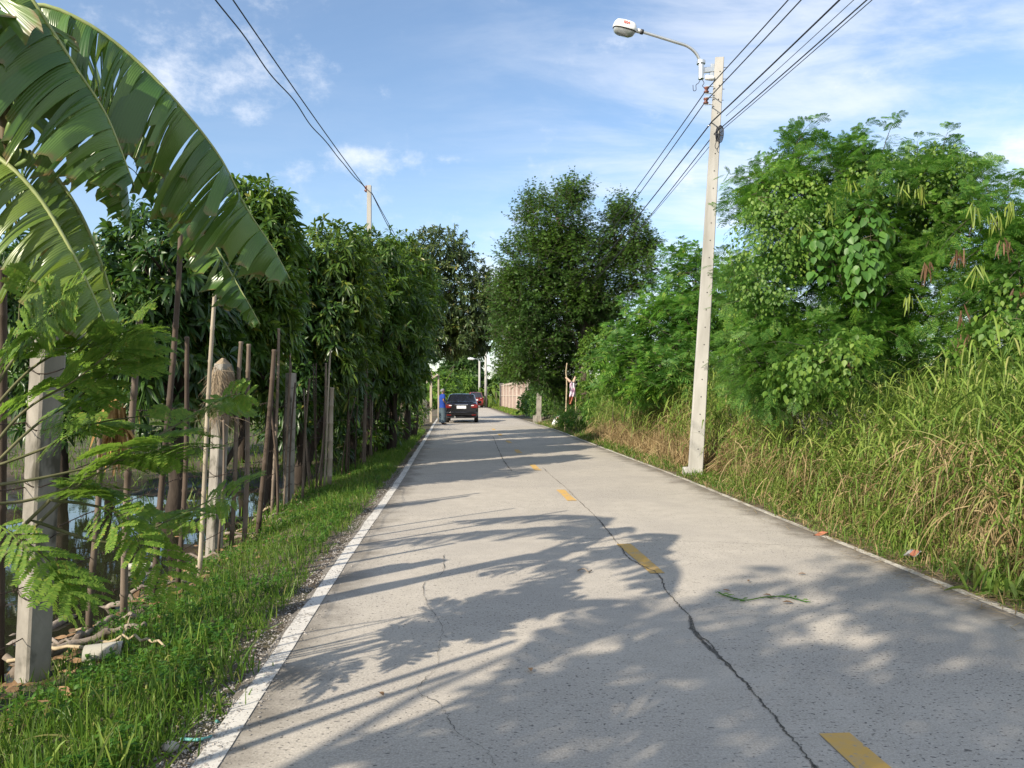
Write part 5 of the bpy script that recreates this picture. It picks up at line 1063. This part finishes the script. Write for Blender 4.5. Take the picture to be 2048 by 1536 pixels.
# --- the big dark tree over the right verge
c0 = gb(2.95, 31.8)
TL2 = [lob(1012, 665, 33, .8, 1.0, .9), lob(1003, 590, 32, .55, .9, .7), lob(1008, 730, 34, .5, .8, .6), lob(1060, 640, 32.5, 1.1, 1.2, 1.1), lob(1040, 720, 33, .9, 1.0, .9), lob(1110, 700, 32.5, 1.1, 1.2, 1.1), lob(1105, 760, 33, .95, .9, .8), lob(1165, 690, 33, 1.2, 1.2, 1.2), lob(1180, 620, 32, 1.0, 1.2, 1.0), lob(1020, 620, 32, .7, 1.0, .8), lob(1140, 590, 31, 1.3, 1.4, 1.1), lob(1225, 640, 32.5, 1.0, 1.1, 1.0), lob(1150, 770, 33.5, 1.1, .9, .9)]
TL = [lob(1105, 440, 31, 1.7, 1.8, 1.5), lob(1070, 520, 31, 1.6, 1.8, 1.4), lob(1060, 590, 31, 1.3, 1.6, 1.3), lob(1150, 520, 31, 1.6, 1.8, 1.5), lob(1240, 470, 31.5, 1.2, 1.5, 1.3), lob(1270, 540, 31.5, 1.1, 1.5, 1.2), lob(1200, 600, 31.5, 1.2, 1.5, 1.0),
      lob(1050, 680, 31.5, 1.0, 1.4, 1.2), lob(1100, 650, 31.5, 1.2, 1.4, 1.2), lob(1085, 735, 32, .8, 1.1, .8), lob(1040, 735, 33, .6, 1.1, .6), lob(1150, 380, 31, .7, .9, .55), lob(1245, 415, 31.5, .6, .8, .6), lob(1020, 560, 31, .6, 1.0, .6), lob(1120, 770, 32.5, .7, .8, .5), lob(1300, 480, 31.5, .5, .8, .5)]
leuc('big dark feathery tamarind tree with leaning trunk, over the right side of the road', c0, TL + TL2,
     [[c0, c0 + (.1, 0, 1.6), at(1165, 640, 31.5), at(1130, 520, 31.3), at(1115, 430, 31)], [c0 + (.1, .1, .5), at(1170, 680, 31.6), at(1200, 560, 31.6), at(1245, 470, 31.6)]], .24, 6800, .17, 11, bl=(.45, 1.35), leaf=m_tam, sag=.12, up=.65, lo=.55, group=None, name='tamarind_tree', nlimb=44, w=.36, npair=5, ratio=.36)

# --- creepers on the pod hung tree
def creeper(label, lobes, n, leaf, L_, W, name='climbing_vine', heart=False, face=None):
    b_ = np.array(lobes[0][:3]); t = thing(name, label, 'vine', b_); p, o = crown_pts(lobes, n, .85, 1.2)
    if face is not None: ok = (o @ unit(np.array(face))) > -.1; p, o = p[ok], o[ok]
    g = Geo(); d = unit(np.array([0, 0, -1.0]) + .45 * o + .35 * rng.normal(size=p.shape)); nn = unit(o + .45 * ZUP + .3 * rng.normal(size=p.shape)); L2 = L_[0] + (L_[1] - L_[0]) * rng.random(len(p))
    g.blades(p, d, nn, L2, L2 * W, .12, (.25, .85, 1, .8, .4, .04) if not heart else (.62, .98, 1, .82, .45, .03), .22, 3); c = g.build('leaves', leaf); c.parent = t; c.location = -b_
    g = Geo()
    for k in range(5):
        g = Geo(); a = p[rng.integers(len(p))]; i = np.argsort(np.linalg.norm(p - a, axis=1))[[0, 6, 14, 24]]; q = p[i]; q = q[np.argsort(q[:, 2])]; g.tube(spline(q, 12), .004, 4); c = g.build('stem', m_twig); c.parent = t; c.location = -b_
creeper('curtain of large heart shaped leaves hanging on the pod hung tree', [lob(1732, 480, 9.3, .30, .18, .45), lob(1725, 540, 9.25, .24, .16, .45), lob(1655, 480, 9.5, .34, .16, .14), lob(1640, 530, 9.5, .16, .12, .26)], 480, m_heart, (.09, .13), .8, heart=True, face=(0, -1, .3))
creeper('small leaved creeper draped over the left shoulder of the pod hung tree', [lob(1540, 520, 10.0, .6, .6, .8), lob(1520, 640, 11.0, .5, .5, .9), lob(1600, 440, 10.2, .7, .5, .6)], 5200, m_vine, (.03, .058), .85, face=(-.5, -1, .4))
creeper('small leaved creeper matted over the right shoulder of the pod hung tree', [lob(1860, 380, 10.3, .6, .6, .6), lob(1780, 370, 10.3, .7, .5, .4), lob(1890, 450, 10.3, .45, .5, .6)], 4200, m_vine, (.03, .058), .85, face=(0, -1, .6))
creeper('loose yellowish creeper climbing out of the tall grass under the pod hung tree', [lob(1650, 730, 8.9, .45, .4, .28), lob(1590, 760, 8.9, .35, .4, .25), lob(1690, 700, 8.9, .22, .3, .25)], 620, m_vine, (.04, .085), .75)
creeper('leafy creeper at the right edge below the hanging pods', [lob(2000, 700, 8.3, .5, .4, .4), lob(2035, 640, 8.4, .4, .4, .5)], 520, m_vine, (.05, .09), .7)

# --- far trees and scrub closing the view
def fartree(name, label, x, y, lobes, n, leaf, ln, r0=.25, K=8, W=.4, group=None, cat='tree', lo=.6):
    b_ = gb(x, y); top = max(l[2] for l in lobes); return tree(name, label, group, b_, lobes, [b_, b_ + (0, 0, top * .3), b_ + (.1, 0, top * .6), b_ + (0, 0, top)], r0, nr=n, K=K, ln=ln, W=W, leaf=leaf, cols=2, nl=8, cat=cat, lo=lo, prof=(.3, 1, .8, .1))
fartree('broadleaf_tree', 'distant dark tree closing the road beyond the cars', -7.6, 122, [lob(925, 740, 118, 3.6, 3.5, 3.4), lob(912, 760, 116, 3.0, 3, 3.2), lob(945, 770, 114, 2.3, 3, 2.6), lob(932, 715, 118, 1.8, 2, 1.4), lob(945, 745, 118, 1.6, 2, 2)], 1000, m_far, (.6, 1.0), .4)
fartree('broadleaf_tree', 'distant mid green tree left of the road behind the person', -10.2, 92, [lob(880, 775, 88, 2.2, 2.5, 1.8), lob(895, 765, 90, 1.6, 2, 1.4), lob(888, 790, 80, 1.6, 2, 1.2)], 620, m_vine, (.4, .7), .25)
fartree('broadleaf_tree', 'round light green tree right above the red car', -6.6, 108, [lob(935, 770, 106, 1.8, 2, 1.4), lob(925, 782, 104, 1.4, 2, 1.2)], 420, m_vine, (.4, .7), .2)
fartree('broadleaf_tree', 'hazy low tree far right of the road behind the pinkish wall', 1.5, 120, [lob(1020, 765, 112, 2.6, 3, 2.2), lob(1000, 775, 116, 2.2, 3, 1.6), lob(1045, 755, 106, 2.4, 3, 2.4)], 620, m_far, (.5, .9), .3)
# sunlit banana plants beyond the wall
m_ban = leafmat('banana_leaf_far', ((0, (.09, .17, .025)), (1, (.2, .27, .05))), (.4, .55, .06), .4, .4, .4)
for i, (px, py, d) in enumerate(((966, 778, 92), (982, 772, 95), (993, 765, 100), (974, 790, 88), (1003, 778, 92))):
    c = at(px, py, d); b_ = gb(c[0], d); t = thing('banana_plant', ('low sunlit banana plant right of the red car', 'sunlit banana plant under the far tall pole', 'tall banana plant left of the pinkish wall end', 'yellowish banana plant beside the red car', 'banana plant just behind the pinkish wall end')[i], 'banana plant', b_, 'sunlit banana plants beyond the red car')
    n = 13; a = rng.random(n) * 6.28; e = .35 + .8 * rng.random(n); g = Geo(); d_ = np.stack([np.cos(a) * np.cos(e), np.sin(a) * np.cos(e), np.sin(e)], 1); g.blades(np.tile(c - [0, 0, .5], (n, 1)), d_, ZUP + .3 * hdir(n), 1.5 + .9 * rng.random(n), .5, .5 + .4 * rng.random(n), (.3, .9, 1, .9, .6, .05), .3, 3)
    q = g.build('leaves', m_ban); q.parent = t; q.location = -b_; g = Geo(); g.tube([b_, (b_ + c) / 2, c - [0, 0, .4]], [.13, .12, .08], 8); q = g.build('pseudostem', m_twig); q.parent = t; q.location = -b_
g = Geo(); n = 5200; y = 52 + 55 * rng.random(n); x = xr(y) + .3 + 4.5 * rng.random(n) * np.clip((y - 45) / 30, .2, 1); ok = ~((y < 86) & (x > np.interp(y, [47, 86], [1.6, -1.6]))); x, y = x[ok], y[ok]; q = np.stack([x, y, zg(x, y)], 1)
g.blades(q, rdir(len(q), .35), hdir(len(q)), (.25 + .9 * rng.random(len(q))) * (.3 + .7 * sstep(y, 80, 92)), .06, .3 * rng.random(len(q)), BL[::2]); tag(g.build('far_grass', m_lime), label='bright sunlit grass at the far right of the road', kind='stuff')
# the woods round the fields, one mass
g = Geo(); n = 5200; a = rng.random(n); sidex = rng.random(n) < .5
x = np.where(sidex, -14 - 70 * a, 16 + 80 * a); y = np.where(sidex, 62 + 30 * rng.random(n) - .25 * np.abs(x), 62 + 34 * rng.random(n) - .2 * np.abs(x)); hmax = np.where(sidex, 6.0, 3.2) * (1 + .35 * wob(x, y, .12, 3)); z = hmax * rng.random(n) ** .75
rosettes(g, np.stack([x, y, z], 1), unit(rng.normal(size=(n, 3)) + [0, -.5, .5]), 6, .7, 1.3, .4, (.3, 1, .8, .1), 2); tag(g.build('woods', m_far), label='low line of far woods beyond the fields', kind='stuff')

# dark undergrowth behind the fence
for i, (px, py, d, lab) in enumerate(((772, 850, 19.5, 'dark low bush behind the first bare fence poles'), (795, 835, 24, 'dark low bush in the shade under the mango trees by the far fence'), (820, 828, 29, 'leafy low bush behind the far fence row'), (838, 820, 34, 'low bush behind the far end of the fence'), (720, 868, 18, 'shaded low bush behind the stout grey fence pole'), (640, 850, 21, 'shaded undergrowth bush deep behind the puddle'))):
    c = at(px, py, d); c[0] -= .35; bush(lab, [(*c, .9, .8, .75), (c[0] - .8, d + .3, c[2] + .25, .9, .8, .9)], 300, m_mango, (.14, .24), .26, 9, 'low bushes behind the fence', prof=LANCE)
bush('dark bush behind the old grey post, shading the near end of the pinkish wall', [lob(1092, 805, 42, 1.0, 1.2, 1.2), lob(1120, 790, 41, 1.0, 1.2, 1.3), lob(1075, 815, 45, .8, 1.0, .9)], 900, m_tam, (.12, .2), .5)

# ------------------------------------------------------------------ banana plant at the left
m_bl, nt, b = newmat('banana_blade'); ob_ = N(nt, 'ShaderNodeNewGeometry'); at1 = N(nt, 'ShaderNodeAttribute', attribute_name='vein'); at2 = N(nt, 'ShaderNodeAttribute', attribute_name='tint')
c = ramp(nt, ob_.outputs['Random Per Island'], ((0, (.036, .10, .02)), (.5, (.07, .16, .028)), (1, (.13, .225, .038)))); c = mixc(nt, at2.outputs['Fac'], c, (.22, .27, .05))
wv = M(nt, 'SINE', M(nt, 'MULTIPLY', at1.outputs['Fac'], 640.0)); c = mixc(nt, M(nt, 'MULTIPLY', smooth_node(nt, wv, .2, 1.0), .10), c, (.14, .22, .05))
at3 = N(nt, 'ShaderNodeAttribute', attribute_name='rim'); c = mixc(nt, smooth_node(nt, M(nt, 'ADD', at3.outputs['Fac'], M(nt, 'MULTIPLY', noise(nt, ocoord(nt), 9, 4, .7), .35)), 1.10, 1.2, 0, .85), c, (.20, .12, .05)); c = mixc(nt, smooth_node(nt, noise(nt, ocoord(nt), 26, 4, .7), .70, .74, 0, .7), c, (.20, .13, .05))
L(nt, c, b.inputs['Base Color']); b.inputs['Roughness'].default_value = .30; b.inputs['Specular IOR Level'].default_value = .6; bump(nt, b, wv, .22, .003)
tr = N(nt, 'ShaderNodeBsdfTranslucent'); L(nt, mixc(nt, .6, c, (.32, .45, .05)), tr.inputs[0]); mx = N(nt, 'ShaderNodeMixShader'); mx.inputs[0].default_value = .28; L(nt, b.outputs[0], mx.inputs[1]); L(nt, tr.outputs[0], mx.inputs[2]); L(nt, mx.outputs[0], nt.nodes['Material Output'].inputs[0])
m_rib = surf('banana_midrib', (.22, .27, .10), (.34, .38, .16), 6, .5, .1); m_stem = surf('banana_stem', (.14, .15, .06), (.26, .22, .11), 5, .6, .3, .01, (1, 1, .2), c3=(.10, .06, .03), s3=2.5); m_fruit = surf('green_banana', (.10, .17, .04), (.17, .25, .07), 8, .45, .1)
bp0 = gb(-2.95, 3.5); bp = thing('banana_plant', 'big banana plant at the left edge with torn arching leaves and a green fruit bunch', 'banana plant', bp0)
def bleaf(ctrl, wmax, phi=(65, 65), name='leaf', seed=0, tear=.5, tint=0.0, skip=(.0, .0), sideways=None, par=None):
    r = np.random.default_rng(seed); n = 90; S = spline(ctrl, 400); s = np.concatenate([[0], np.cumsum(np.linalg.norm(np.diff(S, axis=0), axis=1))]); Ltot = s[-1]
    def ev(q): return np.stack([np.interp(q, s, S[:, i]) for i in range(3)], -1)
    petiole = skip[0] * Ltot
    g = Geo(); vein = []; tn = []; rm = []
    for hf, sg in enumerate((1, -1)):
        q = petiole + .01; ph_prev = 0.0
        while q < Ltot - .03:
            wst = min((.018 + .055 * r.random() ** 1.5) * (1.8 if r.random() < .15 else 1), Ltot - .01 - q); mid = (q + wst / 2 - petiole) / (Ltot - petiole)
            wl_ = wmax * (min(1, (mid / .14 + .12) ** .6)) * (min(1, ((1 - mid) / .30 + .03) ** .62)) * (1 + .15 * r.normal())
            if r.random() < tear * .05: q += wst; continue
            if r.random() < tear: ph_prev = R(14) * r.normal()
            phi_ = R(phi[hf]) + ph_prev + R(4) * r.normal(); curl = .55 + .45 * r.random(); sag = .22 * r.random()
            na, nv = 5, 9; u = np.linspace(q, q + wst * (.985 - .03 * r.random()), na); v = np.linspace(0, 1, nv)
            C = ev(u); T = unit(ev(u + .02) - ev(u - .02)); sd = unit(np.cross(T, ZUP)) if sideways is None else unit(np.asarray(sideways) - T * (T @ np.asarray(sideways))[:, None]); sd = sd * sg; nn = np.cross(sd, T) * sg
            nn = np.where(nn[:, 2:3] < 0, -nn, nn)
            rows = []
            pin = 1 - .12 * r.random(); tilt_ = 1.0 * r.normal(); fold_ = r.choice([-1, 1, 1.6])
            for vv in v:
                ang = phi_ * (.55 + .45 * vv ** .7) ; out = wl_ * vv
                off = sd * (np.cos(ang) * out) - nn * (np.sin(ang) * out) + T * (wl_ * (.16 * vv + .20 * vv ** 2)); Cc = C.copy(); Cm = C.mean(0); Cc = Cm + (C - Cm) * (1 - (1 - pin) * vv)
                rip = (.02 * vv * np.sin(np.linspace(0, math.pi, na)) * fold_ + .003 * np.sin(u * 150)) * curl + tilt_ * (u - u.mean()) * min(1, vv * 2.2)
                P = Cc + off + nn * rip[:, None]; P[:, 2] -= sag * wl_ * vv ** 3 * .5
                rows.append(P)
            Pn = np.stack(rows); g.grid(Pn); vein.append(np.tile(u, nv)); rm.append(np.repeat(v, na)); tn.append(np.clip(np.repeat(tint + .25 * np.clip(v - .9, 0, 1) * 4, na) + .06 * r.normal(), 0, 1))
            q += wst
    lf = g.build(name, m_bl); lf.parent = par or bp; lf.location = -np.array((par or bp).location)
    for nm, arr in (('vein', vein), ('tint', tn), ('rim', rm)): a = lf.data.attributes.new(nm, 'FLOAT', 'POINT'); a.data.foreach_set('value', np.concatenate(arr).astype(np.float32))
    g = Geo(); g.tube(ev(np.linspace(0, Ltot, 40)), np.interp(np.linspace(0, 1, 40), [0, .15, 1], [.022, .015, .003]), 8); o = g.build('midrib', m_rib); o.parent = lf
    return lf
A = lambda *p: np.array([at(*q) for q in p])
ctr = np.array([-2.75, 3.5, 2.55])          # where the leaves leave the stem
bleaf(np.vstack([ctr, A((-60, 60, 3.55), (60, 10, 3.6), (160, 40, 3.65), (260, 110, 3.75), (360, 212, 3.85), (440, 315, 3.95), (492, 415, 4.05), (545, 495, 4.1), (580, 558, 4.15))]), .36, (74, 50), seed=3, skip=(.24, 0), tear=.6)
bleaf(np.vstack([ctr, A((-130, 60, 3.3), (-40, -70, 3.25), (40, -30, 3.25), (100, 55, 3.3), (158, 145, 3.35), (215, 235, 3.4), (268, 370, 3.45))]), .40, (80, 72), seed=5, skip=(.25, 0), tear=.3)
bleaf(np.vstack([ctr, A((-70, 290, 3.25), (0, 318, 3.2), (70, 385, 3.2), (125, 470, 3.2), (172, 560, 3.22), (212, 650, 3.25), (232, 705, 3.27))]), .27, (66, 55), seed=8, skip=(.16, 0), tear=.5, tint=.4)
bleaf(np.vstack([ctr, A((10, 300, 3.7), (80, 320, 3.75), (150, 410, 3.8), (200, 520, 3.85), (235, 640, 3.9), (250, 720, 3.95))]), .22, (50, 45), seed=12, skip=(.15, 0), tear=.4, tint=.3)
bleaf(np.vstack([ctr, A((60, 170, 3.9), (140, 170, 4.1), (205, 240, 4.3), (245, 330, 4.5), (262, 455, 4.6))]), .24, (70, 62), seed=15, skip=(.2, 0), tear=.6)
bleaf(np.vstack([ctr, A((120, 150, 4.0), (230, 215, 4.3), (330, 330, 4.45), (400, 440, 4.5), (470, 560, 4.5), (520, 648, 4.5))]), .2, (48, 66), seed=17, skip=(.35, 0), tear=.55)
# leaves that lean out of the picture, to the left and towards the viewer
for k, (dx, dy, h, rch, w) in enumerate(((-1, .2, 1.0, 1.3, .33), (-.6, 1, 1.1, 1.4, .33), (.55, -.95, .62, 1.25, .30))):
    e = unit(np.array([dx, dy, 0])); bleaf(np.array([ctr, ctr + e * .25 + ZUP * h * .55, ctr + e * rch * .5 + ZUP * h, ctr + e * rch + ZUP * h * .75, ctr + e * rch * 1.35 + ZUP * h * .1]), w, (50, 50), seed=30 + k, skip=(.2, 0))
g = Geo(); g.tube(spline([bp0, bp0 + (.05, 0, 1.2), bp0 + (.12, 0, 2.0), ctr], 14), np.linspace(.13, .075, 14) * (1 + .05 * rng.normal(size=14)), 14); o = g.build('pseudostem', m_stem); o.parent = bp; o.location = -bp0
# fruit bunch: hands of green fingers round a stalk
fb0 = at(5, 215, 3.35); g = Geo(); g.tube(spline([ctr + (0, 0, .1), fb0 + (-.1, .02, .28), fb0 + (0, 0, .12), fb0 + (.01, 0, -.35)], 14), .022, 8); fb = g.build('fruit_bunch', m_stem); fb.parent = bp; fb.location = -bp0
g = Geo(); u = np.linspace(0, 1, 9); g.tube(np.stack([.035 + .10 * np.sin(u * 1.7), 0 * u, -.01 + .10 * u ** 1.6], 1), np.array([.009, .016, .0185, .0195, .0195, .019, .017, .012, .006]), 9); fin = g.build('banana', m_fruit); cnt = 0
for hnd in range(4):
    for k in range(8):
        o = fin if cnt == 0 else fin.copy()
        if cnt: COL.objects.link(o)
        cnt += 1; o.parent = fb; o.location = fb0 + np.array([0, 0, .06 - .105 * hnd]) + rng.normal(0, .004, 3); o.rotation_euler = (rng.normal(0, .1), rng.normal(0, .12) - .1, k * math.pi / 4 + hnd * .4 + rng.normal(0, .08)); s_ = 1.0 - .06 * hnd; o.scale = (s_, s_, s_)
# dry hanging leaf by the stem
g = Geo(); a = at(232, 810, 4.6); n = 60; g.blades(a + rng.normal(0, .025, (n, 3)), np.array([0, 0, -1.0]) + .16 * rng.normal(size=(n, 3)), hdir(n), .22 + .2 * rng.random(n), .03, .05, (.4, 1, .8, .5, .1), .3, 3); tag(g.build('dead_leaf', surf('dry_frond', (.22, .12, .04), (.42, .26, .10), 20, .8, .2)), 'withered orange brown leaf hanging behind the feathery sapling', 'dead leaf')

# ------------------------------------------------------------------ feathery sapling in front of the nearest post
sb_ = gb(-2.75, 2.9); sp = thing('feathery_sapling', 'bright feathery sapling with long sprays in front of the nearest concrete post', 'sapling', sb_)
SPR = [  # branch: picture points at their distances, number of leaves
 (((-80, 980, 3.0), (40, 830, 3.1), (150, 760, 3.1), (225, 700, 3.15)), 9), (((-80, 930, 2.9), (0, 760, 2.9), (60, 680, 2.95), (110, 620, 3.0)), 7), (((-80, 1000, 3.0), (60, 860, 3.1), (150, 800, 3.2), (240, 725, 3.25)), 8),
 (((-90, 980, 2.8), (60, 960, 2.95), (200, 930, 3.1), (330, 900, 3.2)), 10), (((-90, 1010, 2.8), (60, 1000, 3.0), (190, 950, 3.1), (260, 900, 3.1)), 8), (((60, 1040, 3.0), (220, 1085, 3.15), (340, 1040, 3.3), (440, 990, 3.4)), 6),
 (((-90, 1000, 2.8), (-20, 1040, 2.85), (60, 1090, 2.9), (110, 1130, 2.95)), 6), (((200, 930, 3.15), (300, 880, 3.35), (370, 840, 3.5), (440, 800, 3.6)), 7), (((-90, 860, 2.9), (-20, 720, 3.0), (30, 690, 3.05), (40, 600, 3.1)), 5),
 (((-90, 960, 3.2), (80, 900, 3.3), (180, 850, 3.35), (300, 830, 3.4)), 7), (((-80, 900, 3.1), (60, 740, 3.2), (180, 680, 3.3), (250, 650, 3.35)), 7), (((100, 1000, 3.0), (180, 1010, 3.1), (240, 1030, 3.1), (280, 1090, 3.1)), 5)]
g = Geo(); tg = Geo(); P_, D_, N_, L_ = [], [], [], []
for pts, nlf in SPR:
    S = spline([at(*p) for p in pts], 30); tg.tube(np.vstack([sb_ + (.02 * rng.normal(), .02 * rng.normal(), .4), S]), np.linspace(.008, .0022, 31), 6)
    t = .32 + .68 * (np.arange(nlf) + .8) / nlf; i = np.clip((t * 29).astype(int), 1, 28); tan = unit(S[i + 1] - S[i - 1]); sd = unit(np.cross(tan, ZUP)); up = np.cross(sd, tan); ph = np.arange(nlf) * math.pi + .5 * rng.normal(size=nlf) + .3
    keep_ = rng.random(nlf) < .8; P_.append(S[i]); D_.append(unit(tan * (.5 + .5 * t[:, None]) + sd * np.cos(ph)[:, None] * .9 + up * (.35 * np.sin(ph) + .15)[:, None])); N_.append(ZUP * .8 + np.array([-.15, -.35, 0]) + .3 * rng.normal(size=(nlf, 3))); L_.append(.20 + .11 * rng.random(nlf))
    for A_ in (P_, D_, N_, L_): A_[-1] = A_[-1][keep_]
feather(g, np.concatenate(P_), np.concatenate(D_), np.concatenate(N_), np.concatenate(L_), 6, .46, detail=3, sag=.3, nl=16, lw=.44)
o = g.build('foliage', m_sap); o.parent = sp; o.location = -sb_; tg.tube(spline([sb_, sb_ + (.02, 0, .25), sb_ + (0, 0, .5)], 6), .018, 8); o = tg.build('stems', m_twig); o.parent = sp; o.location = -sb_

# the mango orchard goes on behind the viewer: this crown shades the near right of the road
bb = gb(-4.6, -1.2)
tree('mango_tree', 'mango tree standing behind the viewer, its shade on the near road', MG, bb, [(-3.6, -1.9, 4.3, 1.2, 1.2, 1.0), (-4.0, -1.9, 5.4, 1.3, 1.4, 1.0), (-4.4, -2.4, 4.2, 1.1, 1.1, .9), (-3.0, -2.3, 4.1, .9, .9, .8)], [bb, bb + (.1, 0, 1.2), bb + (.2, 0, 2.6), bb + (.3, 0, 5.0)], .14, nr=400, K=13, cols=2)

# a second banana plant and the fence go on beside the viewer; their shadows fall across the near road
b2 = gb(-2.85, .7); bq = thing('banana_plant', 'smaller banana plant beside the viewer, its leaf shadows on the near road', 'banana plant', b2); c2 = np.array([-2.7, .8, 1.75])
for k, (dx, dy, h, rch, w) in enumerate(((1, .5, 1.0, 1.15, .26), (.1, 1, 1.25, 1.1, .26), (.6, -.8, .95, 1.1, .26), (-.5, -.8, 1.1, 1.1, .26))):
    e = unit(np.array([dx, dy, 0])); bleaf(np.array([c2, c2 + e * .2 + ZUP * h * .6, c2 + e * rch * .5 + ZUP * h, c2 + e * rch + ZUP * h * .75, c2 + e * rch * 1.3 + ZUP * h * .2]), w, (45, 45), seed=60 + k, skip=(.2, 0), par=bq, tear=.5)
g = Geo(); g.tube(spline([b2, b2 + (.05, 0, .9), c2], 10), np.linspace(.11, .065, 10), 12); o = g.build('pseudostem', m_stem); o.parent = bq; o.location = -b2
for i in range(13):
    y = -2.4 + .42 * i + rng.normal(0, .06); x = -2.55 + .05 * rng.normal(); h = 1.9 + .7 * rng.random(); b_ = np.array([x, y, float(zg(x, y)) - .1]); t_ = b_ + np.array([.08 * rng.normal() + .1, .06 * rng.normal(), h]); g = Geo(); g.tube(b_ + (t_ - b_) * np.linspace(0, 1, 6)[:, None], np.linspace(.03, .024, 6), 8)
    tag(g.build('bamboo_pole', m_bam), 'upright pole of the fence beside the viewer, out of the picture', 'fence pole', 'fence poles beside the viewer')
